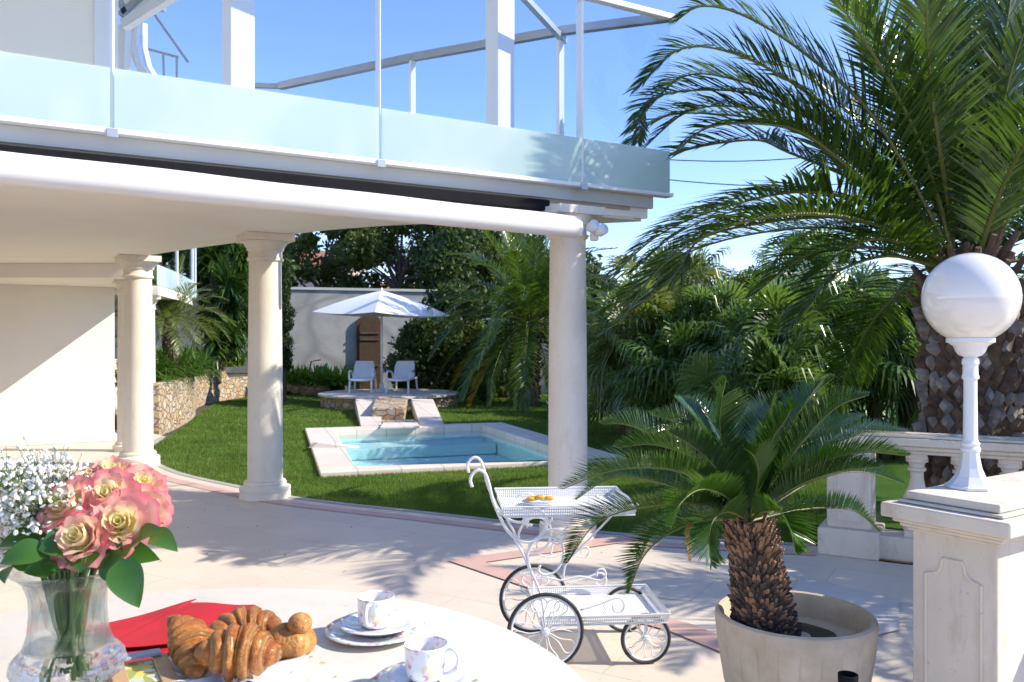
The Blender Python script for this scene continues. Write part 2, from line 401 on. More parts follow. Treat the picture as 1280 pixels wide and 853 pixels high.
def pastry(name, c0, c1, c2, sc=26, layers=True):
    t = NT(name); co = t.coord(); n = t.noise(sc, 6, .6, None, .8); n2 = t.noise(sc * 5, 5, .7, None, 1.0); n3 = t.noise(sc * 14, 3)
    c = t.ramp(n, [(.32, c0), (.5, c1), (.70, c2)])
    h = t.math('ADD', t.math('MULTIPLY', n2, .8), t.math('MULTIPLY', n3, .25))
    c = t.mix(t.ramp(n2, [(.40, .5), (.50, 0.0)]), c, tuple(x * .5 for x in c0))
    if layers:
        uv = t.n('ShaderNodeTexCoord').outputs['UV']; sp = t.n('ShaderNodeSeparateXYZ'); t.l(uv, sp.inputs[0])
        x = t.math('ADD', sp.outputs[0], t.math('MULTIPLY', t.math('SUBTRACT', n2, .5), .12))
        lay = t.ramp(x, [(.0, .0), (.70, .0), (.86, 1.0), (1, 1.0)])
        st = t.math('SINE', t.math('MULTIPLY', x, 120.0)); lines = t.ramp(t.math('ADD', t.math('MULTIPLY', st, .5), .5), [(.25, 0.0), (.6, 1.0)])
        pale = t.mix(lines, (.42, .17, .04), (.70, .42, .16))
        c = t.mix(t.math('MULTIPLY', lay, .85), c, pale)
        h = t.math('ADD', h, t.math('MULTIPLY', t.math('MULTIPLY', lay, lines), .8))
    return t.done(t.pbr(c, t.ramp(n, [(.4, .28), (.7, .5)]), t.bump(h, 1.0, .007), Coat_Weight=.22, Coat_Roughness=.25))
M['pastry'] = pastry('glazed_croissant_crust', (.26, .06, .008), (.50, .16, .018), (.68, .32, .07))
M['brioche'] = pastry('golden_brioche_crust', (.36, .12, .02), (.58, .25, .05), (.70, .42, .12), 16, False)
def petalmat():
    t = NT('cream_and_pink_petal'); uv = t.n('ShaderNodeTexCoord').outputs['UV']; sp = t.n('ShaderNodeSeparateXYZ'); t.l(uv, sp.inputs[0])
    f = t.math('ADD', sp.outputs[1], t.math('MULTIPLY', t.math('SUBTRACT', t.noise(55, 3), .5), .35))
    c = t.ramp(f, [(0, (.88, .88, .46)), (.26, (.90, .80, .48)), (.50, (.90, .56, .44)), (.76, (.87, .30, .31)), (1, (.74, .05, .15))])
    p = t.pbr(c, .55, t.bump(t.noise(60, 3), .2, .002), Subsurface_Weight=.0)
    tl = t.n('ShaderNodeBsdfTranslucent'); t.l(c, tl.inputs[0])
    m = t.n('ShaderNodeMixShader'); m.inputs[0].default_value = .5; t.l(p.outputs[0], m.inputs[1]); t.l(tl.outputs[0], m.inputs[2])
    return t.done(m)
M['petal'] = petalmat()
M['rose_leaf'] = leafmat('rose_leaf', (.035, .11, .015), (.055, .16, .022), (.08, .20, .03), .25, .32, .6)
M['stem'] = simple('green_stem', (.10, .16, .04), (.06, .11, .03), 20, .5)
M['gyp'] = simple('white_tiny_flowers', (.86, .84, .76), (.82, .80, .70), 9, .8)
M['cut_glass'] = None
def cutglass(name, bumpy):
    t = NT(name); nrm = None
    if bumpy:
        co = t.coord(); mp = t.n('ShaderNodeMapping'); t.l(co, mp.inputs[0])
        v = t.n('ShaderNodeTexVoronoi', distance='MANHATTAN'); v.inputs['Scale'].default_value = 42; v.inputs['Randomness'].default_value = 0.0; t.l(mp.outputs[0], v.inputs['Vector'])
        nrm = t.bump(v.outputs['Distance'], .45, .006)
    g = t.n('ShaderNodeBsdfGlass'); g.inputs['IOR'].default_value = 1.35; g.inputs['Color'].default_value = (.95, .97, .97, 1)
    if nrm: t.l(nrm, g.inputs['Normal'])
    tr = t.n('ShaderNodeBsdfTransparent'); tr.inputs[0].default_value = (.93, .95, .95, 1)
    m = t.n('ShaderNodeMixShader'); m.inputs[0].default_value = .60 if bumpy else .5; t.l(tr.outputs[0], m.inputs[1]); t.l(g.outputs[0], m.inputs[2])
    return t.done(m)
M['vase'] = cutglass('clear_vase_glass', False); M['cut_glass'] = cutglass('cut_crystal_glass', True)
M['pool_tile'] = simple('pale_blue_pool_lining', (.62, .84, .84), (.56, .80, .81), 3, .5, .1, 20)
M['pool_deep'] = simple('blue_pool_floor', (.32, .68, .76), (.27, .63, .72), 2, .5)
# ------------------------------------------------------------------ ground, lawn, terrace, pool
pool = [V(-2.15, 9.4, 0), V(1.45, 10.6, 0), V(-.18, 15.2, 0), V(-3.5, 14.2, 0)]          # outer coping corners
def lerp(a, b, t): return a + (b - a) * t
inner = [G(444, 586), G(712, 575), G(603, 533.5), G(418, 540)]
inner[1] = lerp(inner[0], G(684, 573.8), 1.16)
inner[1] = V(1.0, 10.42, 0); inner[0] = V(-1.86, 9.80, 0) if False else inner[0]
hole = [(p.x, p.y) for p in inner]
terr_edge = [(-6.3, 14.2), (-5.45, 13.2), (-5.25, 12.3), (-4.98, 11.5), (-4.62, 10.75), (-4.18, 10.06), (-3.63, 9.4), (-2.8, 8.66), (-2.16, 8.12), (-1.55, 7.76), (-.95, 7.46), (-.12, 7.03), (.43, 6.74), (.91, 6.52), (1.6, 6.33), (2.2, 6.19)]
terr = terr_edge + [(2.45, 5.75), (8, 2.6), (8, -4), (-14, -4), (-14, 14.2)]
g = MB(); g.sheet([(-500, -300), (500, -300), (500, 900), (-500, 900)], -.06, [hole]); struct(g.build('ground', M['soil']))
lawn_poly = terr_edge[1:] + [(3.0, 6.2), (5.5, 9), (9, 14), (9, 27.5), (-6.5, 28.5), (-7.2, 23.3), (-7.35, 20.8), (-6.45, 17.2), (-5.9, 15.2), (-5.6, 13.9)]
g = MB(); g.sheet(lawn_poly, -.035, [hole]); struct(g.build('lawn', M['lawn']))
g = MB(); g.prism(terr, -.30, 0); struct(g.build('terrace_floor', M['floor']))
def offset_line(pts, d):
    out = []
    for i, p in enumerate(pts):
        a = Vector(pts[max(i - 1, 0)]); b = Vector(pts[min(i + 1, len(pts) - 1)])
        t = (b - a).normalized(); out.append((p[0] + t.y * d, p[1] - t.x * d))
    return out
def band(pts, d0, d1, z, name, m):
    A = offset_line(pts, d0); B = offset_line(pts, d1); n = len(pts); g = MB()
    g.add([(p[0], p[1], z) for p in A] + [(p[0], p[1], z) for p in B], [(i, n + i, n + i + 1, i + 1) for i in range(n - 1)])
    return struct(g.build(name, m))
sm = [tuple(p)[:2] for p in cat_rom([(x, y, 0) for x, y in terr_edge[1:]], 5)]
band(sm, -.02, .06, .004, 'terrace_edge_strip', M['ledge'])
band(sm, .20, .34, .004, 'pink_paving_band', M['pink'])
vp = [G(905, 806), G(850, 784), G(760, 756), G(650, 725), G(578, 701), G(640, 692), G(720, 684)]
def strip_poly(pts, wd, z, name, m):
    P = [Vector((p.x, p.y)) for p in pts]; n = len(P); L = []; R = []
    for i in range(n):
        d = []
        if i > 0: d.append((P[i] - P[i - 1]).normalized())
        if i < n - 1: d.append((P[i + 1] - P[i]).normalized())
        t = sum(d, Vector((0, 0))).normalized(); nn = Vector((-t.y, t.x)); k = min(1 / max(abs(nn.dot(Vector((-d[0].y, d[0].x)))), .3), 2.5)
        L.append(P[i] + nn * wd / 2 * k); R.append(P[i] - nn * wd / 2 * k)
    g = MB(); g.add([(p.x, p.y, z) for p in L] + [(p.x, p.y, z) for p in R], [(i, i + 1, n + i + 1, n + i) for i in range(n - 1)])
    return struct(g.build(name, m))
strip_poly([G(950, 826), G(850, 786), G(745, 757), G(583, 703), G(800, 672)], .17, .008, 'pink_paving_border', M['pink'])
g = MB(); q = [G(1000, 722), G(1124, 752), G(1124, 790), G(1085, 800), G(985, 752)]
g.sheet([(p.x, p.y) for p in q], .012); struct(g.build('grey_paving_slab', M['grey_slab']))

# grass
rng = np.random.default_rng(3)
def inpoly(x, y, poly):
    c = np.zeros(len(x), bool); n = len(poly)
    for i in range(n):
        x1, y1 = poly[i][:2]; x2, y2 = poly[(i + 1) % n][:2]
        if y1 == y2: continue
        cr = ((y1 > y) != (y2 > y)) & (x < (x2 - x1) * (y - y1) / (y2 - y1) + x1)
        c ^= cr
    return c
N = 620000
yy = 1 / rng.uniform(1 / 24.0, 1 / 6.1, N); xx = rng.uniform(-.50, .40, N) * yy
k = inpoly(xx, yy, lawn_poly) & ~inpoly(xx, yy, [(p.x, p.y) for p in pool])
k &= ((xx + 2.95) ** 2 + (yy - 20.2) ** 2 > 1.66 ** 2) & ~inpoly(xx, yy, [(-3.3, 18.6), (-2.4, 14.6), (-1.5, 14.6), (-1.6, 18.6)])
xx = xx[k]; yy = yy[k]; n = len(xx)
h = rng.uniform(.02, .045, n) * (.8 + .02 * yy); wd = .0016 * yy * rng.uniform(.3, .8, n); a = rng.uniform(0, math.pi, n); lx = rng.normal(0, .014, n); ly = rng.normal(0, .014, n)
v = np.zeros((n, 3, 3)); cx, cy = np.cos(a) * wd / 2, np.sin(a) * wd / 2
v[:, 0] = np.stack([xx - cx, yy - cy, np.full(n, -.037)], 1); v[:, 1] = np.stack([xx + cx, yy + cy, np.full(n, -.037)], 1)
v[:, 2] = np.stack([xx + lx, yy + ly, -.036 + h], 1)
me = bpy.data.meshes.new('grass'); me.vertices.add(n * 3); me.vertices.foreach_set('co', v.ravel())
me.loops.add(n * 3); me.loops.foreach_set('vertex_index', np.arange(n * 3, dtype=np.int32)); me.polygons.add(n)
me.polygons.foreach_set('loop_start', np.arange(0, n * 3, 3, dtype=np.int32)); me.update(); me.validate()
me.materials.append(M['blade']); go = bpy.data.objects.new('grass', me); COL.objects.link(go)
tag(go, 'short mown green grass blades covering the lawn around the pool', 'grass'); go['kind'] = 'stuff'

# pool (a thing: coping, basin, water, bench)
PR = empty('swimming_pool', (-.9, 12.2, 0), 'small rectangular plunge pool with pale stone coping and turquoise water', 'swimming pool')
c = MB()
outer = pool; n = 4; ov = []; z0, z1 = -.12, .03
for p in outer: ov.append((p.x, p.y, z1))
for p in inner: ov.append((p.x, p.y, z1))
for p in outer: ov.append((p.x, p.y, z0))
for p in inner: ov.append((p.x, p.y, z0))
fs = []
for i in range(4):
    j = (i + 1) % 4
    fs += [(i, j, 4 + j, 4 + i), (8 + i, 8 + j, j, i), (4 + i, 4 + j, 12 + j, 12 + i)]
c.add(ov, fs); c.build('coping', M['coping'], PR, bevel=.012)
b = MB(); I = [Vector((p.x, p.y)) for p in inner]; cen = sum(I, Vector((0, 0))) / 4; J = [p + (p - cen) * .002 for p in I]
b.add([(p.x, p.y, z0) for p in J] + [(p.x, p.y, -1.15) for p in J], [(i, (i + 1) % 4, 4 + (i + 1) % 4, 4 + i) for i in range(4)] )
bas = b.build('basin_wall', M['pool_tile'], PR)
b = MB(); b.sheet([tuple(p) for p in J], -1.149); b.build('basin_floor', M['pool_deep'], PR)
def bil(u, v_): return (I[0] * (1 - u) * (1 - v_) + I[1] * u * (1 - v_) + I[2] * u * v_ + I[3] * (1 - u) * v_)
b = MB(); b.prism([tuple(bil(*q)) for q in ((.004, .35), (.30, .34), (.52, .62), (.996, .66), (.996, .996), (.004, .996))], -1.14, -.38); b.build('shallow_bench', M['pool_tile'], PR, bevel=.02)
b = MB(); b.prism([tuple(bil(*q)) for q in ((.004, .80), (.996, .82), (.996, .994), (.004, .994))], -.37, -.20); b.build('upper_step', M['pool_tile'], PR, bevel=.02)
b = MB(); b.prism([tuple(bil(*q)) for q in ((.004, .005), (.30, .005), (.30, .33), (.004, .33))], -1.14, -.55); b.build('corner_step', M['pool_tile'], PR, bevel=.02)
b = MB(); b.sheet([tuple(p) for p in I], -.065); b.build('water', M['water'], PR)
b = MB(); p = G(413, 557, .05); b.add([p + V(-.28, -.12, -.02), p + V(.42, -.16, -.02), p + V(.40, .06, -.02), p + V(-.28, .12, -.02), p + V(-.22, -.09, .06), p + V(.30, -.13, 0.0), p + V(.30, .04, 0.0), p + V(-.22, .08, .06)],
      [(0, 1, 5, 4), (1, 2, 6, 5), (2, 3, 7, 6), (3, 0, 4, 7), (4, 5, 6, 7)])
tag(b.build('spout_stone', M['coping'], bevel=.008), 'small beige stone wedge lying on the left coping of the pool', 'stone spout')

# platform with spillway
PL = empty('round_platform', (-2.95, 20.2, 0), 'low round stone platform with pale top carrying two sun loungers and a parasol', 'platform')
b = MB(); b.lathe([(1.62, -.05), (1.60, .205)], (-2.95, 20.2, 0), 64); b.build('stone_drum', M['rubble'], PL, smooth=False)
b = MB(); b.lathe([(1.66, .207), (1.68, .215), (1.68, .25), (1.67, .26)], (-2.95, 20.2, 0), 64); b.build('top_slab', M['coping'], PL)
SP = empty('stone_spillway', (-2.4, 16.5, 0), 'rough stone block spilling water between two pale ramps at the pool end', 'fountain')
b = MB(); b.prism([(-2.62, 15.7), (-2.02, 15.75), (-2.3, 18.55), (-3.0, 18.55)], -.05, .26); b.build('stone_block', M['rubble'], SP, bevel=.03)
def ramp(P0, P1, P2, P3, th=.10):
    b = MB(); b.add([P0, P1, P2, P3] + [p - V(0, 0, .35) for p in (P0, P1, P2, P3)], [(0, 1, 2, 3), (4, 5, 1, 0), (5, 6, 2, 1), (6, 7, 3, 2), (7, 4, 0, 3)]); return b
ramp(V(-2.62, 14.55, .02), V(-2.28, 14.62, .02), V(-2.85, 18.3, .24), V(-3.42, 18.3, .24)).build('ramp', M['coping'], SP, bevel=.01)
ramp(V(-1.62, 14.75, .02), V(-1.2, 14.9, .02), V(-1.72, 18.3, .24), V(-2.2, 18.3, .24)).build('ramp', M['coping'], SP, bevel=.01)
b = MB(); b.prism([(-2.27, 14.2), (-1.63, 14.35), (-1.75, 15.72), (-2.45, 15.68)], -.05, .028); b.build('channel_bed', M['rubble'], SP)
b = MB(); b.prism([(-2.2, 14.0), (-1.55, 14.12), (-1.66, 14.78), (-2.26, 14.72)], .032, .075); b.build('lip_slab', M['coping'], SP, bevel=.01)

# ------------------------------------------------------------------ the villa
VL = empty('villa', (-5, 6, 0), 'white villa with stone columns carrying a roof terrace fenced in frosted and clear glass', 'house')
edge = [(1.13, 7.0), (.9, 7.12), (-.6, 7.28), (-1.5, 7.62), (-2.15, 8.08), (-2.8, 8.66), (-3.5, 9.25), (-4.3, 9.98), (-4.85, 10.6), (-5.1, 11.3)]
se = [tuple(p)[:2] for p in cat_rom([(x, y, 0) for x, y in edge[1:]], 4)]
slab = [edge[0]] + se + [(-12, 11.3), (-13, -1.31)]
b = MB(); b.prism(slab, 2.52, 2.728); b.build('roof_slab', M['cream_paint'], VL)
b = MB(); b.prism([(-5.02, 11.0), (-5.05, 11.7), (-5.90, 13.6), (-12, 13.6), (-12, 11.0)], 2.33, 2.518); b.build('lowered_ceiling', M['cream_paint'], VL)
d = Vector((.862, .507, 0)); nrm = Vector((.507, -.862, 0))
E0 = V(1.13, 7.0, 0); E1 = E0 - d * 16
def fas(z0, z1, out, t0=0, t1=16): 
    a = E0 - d * t0 + nrm * out; b_ = E0 - d * t1 + nrm * out; zc = (z0 + z1) / 2
    m = MB(); m.bar((a.x, a.y, zc), (b_.x, b_.y, zc), abs(out) * 2 - .004, z1 - z0); return m
fas(2.60, 2.70, .02, -.03).build('fascia_board', M['fascia'], VL, bevel=.004)
fas(2.575, 2.60, .012, .2).build('stained_strip', M['fascia_strip'], VL)
bk = fas(2.49, 2.575, .05, 1.03); bk.build('black_awning_channel', M['black'], VL, bevel=.01)
# little cornice under the corner
b = MB(); b.prism([(1.0, 6.93), (1.08, 7.03), (.6, 7.2), (.1, 6.9), (.45, 6.62)], 2.50, 2.60 - .003); b.build('corner_cornice', M['column'], VL)
# glass balustrade on the slab
def Bp(t, z, out=0): return V(1.32 - .862 * t, 7.0 - .507 * t, z) + nrm * out
BL = MB()
BL.bar(Bp(-.02, 2.715, -.03), Bp(14, 2.715, -.03), .10, .03)
bal = BL.build('balustrade_track', M['white_metal'], VL, bevel=.003)
ts = [0, .895, 2.57, 4.217, 5.87, 7.5, 9.2, 11]
for i in range(len(ts) - 1):
    a, b_ = ts[i] + .012, ts[i + 1] - .012
    m = MB(); m.bar(Bp(a, 2.906), Bp(b_, 2.906), .014, .345); m.build('frosted_pane', M['frosted'], bal)
    m = MB(); m.bar(Bp(a, 3.645), Bp(b_, 3.645), .010, 1.11); m.build('clear_pane', M['clear_glass'], bal)
for i, t in enumerate(ts[1:]):
    m = MB(); wd = (.055, .032, .026, .03, .03, .03, .03)[i]
    m.bar(Bp(t, 2.74, -.035), Bp(t, 4.19, -.035), wd, wd, Vector((1, 0, 0))); m.build('glass_post', M['white_metal'], bal)
for t in ts[1:6]:
    m = MB(); m.bar(Bp(t - .03, 2.70, .025), Bp(t + .03, 2.70, .025), .012, .05); m.build('glass_clamp', M['grey_metal'], bal, bevel=.002)
far = [V(1.32, 7.0, 4.2), V(.42, 7.32, 4.2), V(-.95, 8.0, 4.2), V(-2.46, 8.9, 4.2)]
m = MB(); m.bar(Bp(-.03, 4.20, -.01), Bp(11, 4.20, -.01), .07, .045); m.build('hand_rail', M['white_metal'], bal, bevel=.004)
m = MB()
for i in range(3): m.bar(far[i], far[i + 1], .07, .07)
m.bar(far[3], V(-3.0, 8.85, 4.2), .05, .05)
m.build('garden_side_rail', M['grey_metal'], bal, bevel=.005)
gs = [V(1.30, 7.02, 0), V(.42, 7.28, 0), V(-.95, 7.55, 0), V(-2.2, 8.3, 0), V(-3.4, 9.3, 0), V(-4.7, 10.6, 0), V(-5.0, 11.6, 0), V(-5.85, 13.5, 0)]
for i in range(7):
    a, b_ = gs[i].copy(), gs[i + 1].copy(); a.z = b_.z = 2.906
    m = MB(); m.bar(a, b_, .014, .345); m.build('garden_side_frosted_pane', M['frosted'], bal)
for i in range(3):
    a, b_ = far[i].copy(), far[i + 1].copy(); a.z = b_.z = 3.45
    m = MB(); m.bar(a, b_, .010, 1.40); m.build('garden_side_pane', M['clear_glass_matt'], bal)
for p in far[1:3]:
    m = MB(); m.box((p.x, p.y, 3.45), (.05, .05, 1.43), math.radians(30)); m.build('garden_side_post', M['white_metal'], bal)
# pergola posts and braces above
for (x, y) in ((-.095, 6.62), (-1.84, 5.65)):
    m = MB(); m.box((x, y, 4.3), (.165, .165, 3.14), math.radians(38)); m.build('pergola_post', M['white_metal'], VL, bevel=.006)
m = MB(); m.bar((-.095 + .05, 6.62, 4.36), W(706, 52, 7.35), .05, .05); m.bar(W(600, -12, 6.7), W(625, 5, 6.62), .05, .05)
m.build('diagonal_brace', M['grey_metal'], VL)
m = MB(); m.bar((-4.0, 4.45, 5.4), (1.6, 7.7, 5.4), .14, .16); m.build('pergola_beam', M['white_metal'], VL)
# upper storey at the left
m = MB(); m.prism([(-.9, 7.6), (-.9, 5.5), (-1.6, 4.4), (-9, 1.0), (-9, 8.0)], 5.0, 5.2); m.build('unseen_shade_roof', M['cream_paint'], VL)  # unseen overhang above the view, added and sized to shade the upper wall
m = MB(); a = W(118, 0, 6.4); m.prism([(a.x, a.y), (a.x - 5, a.y - 2.95), (a.x - 5.5, a.y - .4), (a.x - 1.9, a.y + 1.9)], 2.732, 5.4); m.build('upper_wall', M['cream_paint'], VL)
m = MB(); p = W(130, 0, 6.5); m.box((p.x, p.y, 4.1), (.17, .17, 2.72), math.radians(38)); m.build('upper_corner_post', M['white_metal'], VL, bevel=.006)
# bay window beside it: curved white frame with glass
BW = [W(x, y, 7.6) for x, y in ((150, 36), (152, 60), (158, 84), (164, 92))]
m = MB(); m.tube([W(168, 34, 7.7), W(167, 60, 7.7), W(172, 80, 7.7), W(184, 100, 7.7)], .035, 6); m.tube([W(180, 30, 7.9), W(180, 60, 7.9), W(186, 84, 7.9), W(196, 100, 7.9)], .03, 6)
m.bar(W(152, 34, 7.6), W(150, 110, 7.6), .13, .13, Vector((1, 0, 0)))
bw = m.build('bay_window_frame', M['white_metal'], VL)
m = MB(); m.bar(W(170, 64, 7.8), W(184, 66, 7.9), .01, .3); m.build('bay_window_pane', M['clear_glass'], bw)
m = MB(); m.bar(W(155, 32, 7.2), W(225, -12, 7.0), .07, .09); m.build('upper_awning_arm', M['white_metal'], VL, bevel=.006)
m = MB(); m.bar(W(146, -5, 7.5), W(164, 30, 7.5), .05, .05); m.bar(W(150, 20, 7.5), W(178, -6, 7.5), .05, .05); m.build('bay_truss', M['grey_metal'], VL)
m = MB(); m.bar(W(140, -25, 7.9), W(196, -20, 7.9), .5, .35); m.build('bay_canopy_underside', M['grey_metal'], VL)
m = MB(); m.tube([W(192, 17, 7.4), W(235, 78, 7.4)], .012, 6); m.tube([W(186, 62, 7.4), W(223, 72, 7.4)], .012, 6); m.tube([W(204, 68, 7.4), W(205, 100, 7.4)], .01, 6)
m.tube([W(221, 72, 7.4), W(221, 100, 7.4)], .01, 6); m.build('roof_handrail', M['grey_metal'], VL)
# lower wall at the left
wd_ = Vector((.862, .507, 0)); wp = V(-6.15, 13.0, 0)
m = MB(); a = wp; b_ = wp - wd_ * 9; m.prism([(a.x, a.y), (b_.x, b_.y), (b_.x - .5, b_.y + 1), (a.x - .25, a.y + .5)], 0.0, 2.328); m.build('ground_floor_wall', M['white_wall'], VL)
m = MB(); n2 = Vector((.507, -.862, 0)); a = wp + n2 * .45; b_ = wp - wd_ * 9 + n2 * .45
m.prism([(a.x, a.y), (b_.x, b_.y), (b_.x - n2.x * .446, b_.y - n2.y * .446), (a.x - n2.x * .446, a.y - n2.y * .446)], 0.002, .10); m.build('wall_step', M['column'], VL, bevel=.01)
def column(x, y, h, r, name='column'):
    k = r / .165
    m = MB(); prof = [(r * (1 - .09 * (i / 12) ** 1.6), .16 * k + (h - .42 * k) * i / 12) for i in range(13)]
    m.lathe(prof, (x, y, 0), 48); sh = m.build('column', M['column'], VL, smooth=True, auto=50)
    m = MB(); m.lathe([(r * 1.45, 0.0), (r * 1.45, .05 * k), (r * 1.40, .055 * k), (r * 1.46, .075 * k), (r * 1.44, .10 * k), (r * 1.25, .115 * k), (r * 1.18, .13 * k), (r * 1.22, .14 * k), (r * 1.16, .16 * k), (r * 1.0, .165 * k)], (x, y, 0), 48)
    m.build('base', M['column'], sh, smooth=True, auto=40)
    m = MB(); t = h - .26 * k
    m.lathe([(r * .91, t), (r * 1.02, t + .01 * k), (r * 1.04, t + .03 * k), (r * .96, t + .045 * k), (r * .95, t + .10 * k), (r * 1.05, t + .115 * k), (r * 1.06, t + .135 * k), (r * 1.25, t + .175 * k), (r * 1.30, t + .19 * k)], (x, y, 0), 48)
    m.box((x, y, h - .035 * k), (r * 2.75, r * 2.75, .066 * k), math.radians(30)); m.build('capital', M['column'], sh, smooth=True, auto=40)
column(-4.52, 10.15, 2.52, .172); column(-2.38, 8.10, 2.52, .165); column(.43, 6.48, 2.52, .152); column(-5.27, 11.5, 2.33, .125)
column(-6.08, 13.95, 2.25, .15)
# the low wing with a curved glass balcony
m = MB(); m.prism([(-5.75, 13.65), (-6.1, 15.3), (-6.62, 17.4), (-6.9, 18.0), (-12, 18.5), (-12, 13.65)], 2.25, 2.40); wg = m.build('wing_slab', M['cream_paint'], VL)
wgp = [V(-5.78, 13.7, 0), V(-6.1, 15.3, 0), V(-6.62, 17.4, 0), V(-6.75, 17.9, 0)]
for i in range(3):
    a, b_ = wgp[i].copy(), wgp[i + 1].copy(); a.z = b_.z = 2.58
    m = MB(); m.bar(a, b_, .02, .33); m.build('wing_frosted_pane', M['frosted'], wg)
    a.z = b_.z = 3.2
    m = MB(); m.bar(a, b_, .012, .9); m.build('wing_clear_pane', M['clear_glass'], wg)
for p in wgp[1:]:
    m = MB(); m.bar((p.x, p.y, 2.4), (p.x, p.y, 3.65), .035, .035, Vector((1, 0, 0))); m.build('wing_post', M['white_metal'], wg)
m = MB(); m.prism([(-7.2, 13.7), (-8.2, 17.6), (-12, 17.6), (-12, 13.7)], 0, 2.248); m.build('wing_wall', M['white_wall'], VL)

# awning
AW = empty('awning', (-1, 5, 2.3), 'retracted off-white roller awning with rounded front bar hanging under the roof edge', 'awning')
a0 = V(.44, 5.95, 0); ad = Vector((2.89, 2.1, 0)).normalized()
def Ap(t, z, out=0): return V(a0.x, a0.y, z) - ad * t + Vector((ad.y, -ad.x, 0)) * out
m = MB(); L = 8.0; prof = []
sec = [(.0, 2.245), (.045, 2.225), (.085, 2.24), (.105, 2.28), (.10, 2.33), (.07, 2.37), (.02, 2.385), (-.06, 2.39), (-.075, 2.26)]
vs = []; nS = 40
for i in range(nS + 1):
    t = L * i / nS; sag = .0025 * math.sin(t * 5.1) + .001 * math.sin(t * 2.3 + 1)
    for (o, z) in sec: vs.append(Ap(t, z + (sag if z > 2.3 else 0), o - .02))
k = len(sec); fs = [tuple(range(k)), tuple(nS * k + j for j in reversed(range(k)))]
for i in range(nS):
    for j in range(k): fs.append((i * k + j, (i + 1) * k + j, (i + 1) * k + (j + 1) % k, i * k + (j + 1) % k))
m.add(vs, fs); m.build('front_bar', M['awning'], AW, smooth=True, auto=60)
m = MB(); e = MB(); e.add([Ap(-.012, z, o - .02) for o, z in sec] + [Ap(0.0, z, o - .02) for o, z in sec], [tuple(range(k)), tuple(reversed([k + j for j in range(k)]))] + [(j, (j + 1) % k, k + (j + 1) % k, k + j) for j in range(k)]); e.build('end_cap', M['white_metal'], AW)
m = MB(); vs = []
for i in range(nS + 1):
    t = .05 + (L - .1) * i / nS; q = Ap(t, 2.37, -.07); e_ = E0 - d * (t * .98 + .75) ; vs += [q, V(e_.x, e_.y, 2.46) - nrm * .02]
m.add(vs, [(2 * i, 2 * i + 1, 2 * i + 3, 2 * i + 2) for i in range(nS)]); m.build('fabric', M['awning'], AW, smooth=True)
for t in (.6, 4.6):
    m = MB(); m.bar(Ap(t, 2.31, -.05), Ap(t + 1.1, 2.43, -.55), .05, .035); m.bar(Ap(t + 1.1, 2.43, -.55), Ap(t + .3, 2.45, -.75), .05, .035); m.build('folding_arm', M['white_metal'], AW, bevel=.006)
# security light on the column
SL = empty('security_light', (.62, 6.3, 2.33), 'small white twin spotlight bracket on top of the column nearest the trolley', 'security light')
m = MB(); m.box(W(743, 292, 6.35), (.06, .07, .11)); m.build('bracket', M['white_metal'], SL, bevel=.012)
for (x, y, r_) in ((741, 283, .04), (752, 288, .03)):
    m = MB(); p = W(x, y, 6.25); m.lathe([(.02, -.06), (.04, -.03), (.042, .03), (.038, .035)], p, 18, M=Matrix.Rotation(math.radians(70), 3, 'X') @ Matrix.Rotation(math.radians(30), 3, 'Y')); m.build('lamp_head', M['white_metal'], SL, smooth=True)

# ------------------------------------------------------------------ garden walls
GW = empty('garden_wall', (-5, 27, 0), 'tall weathered grey concrete wall behind the sun loungers', 'wall')
m = MB(); m.prism([(-10.5, 24.6), (-7.0, 25.2), (-1.2, 27.0), (-1.2, 27.3), (-7.0, 25.5), (-10.5, 24.9)], -.1, 3.05); m.build('wall_panel', M['concrete'], GW)
m = MB(); m.prism([(-10.5, 24.55), (-7.0, 25.15), (-1.15, 26.95), (-1.15, 27.35), (-7.0, 25.55), (-10.5, 24.95)], 3.052, 3.13); m.build('wall_coping', M['fascia'], GW)
DO = empty('garden_door', (-4.55, 26, 0), 'dark brown arched wooden door set in the grey garden wall', 'door')
dx, dy = -4.42, 25.98; wdir = Vector((5.8, 1.8, 0)).normalized()
def arch(wd, h, th, z0=0):
    pts = [(-wd / 2, z0), (wd / 2, z0)] + [(wd / 2 * math.cos(a), h - wd * .42 + wd * .42 * math.sin(a)) for a in [math.pi * i / 12 for i in range(13)]]
    m = MB(); vs = []
    for o in (0, -th):
        for (x, z) in pts: vs.append(V(dx, dy, z) + wdir * x + Vector((wdir.y, -wdir.x, 0)) * (-o))
    k = len(pts); m.add(vs, [tuple(range(k)), tuple(reversed([k + i for i in range(k)]))] + [(i, (i + 1) % k, k + (i + 1) % k, k + i) for i in range(k)]); return m
arch(.80, 2.32, .10).build('frame', M['old_door'], DO); 
dl = arch(.62, 2.18, .13, .01).build('door_leaf', M['old_door'], DO)
for z in (.75, 1.55, 1.75):
    m = MB(); c0 = V(dx, dy, z) + Vector((wdir.y, -wdir.x, 0)) * .15; m.bar(c0 - wdir * .3, c0 + wdir * .3, .03, .06); m.build('rail', M['bark'], dl)
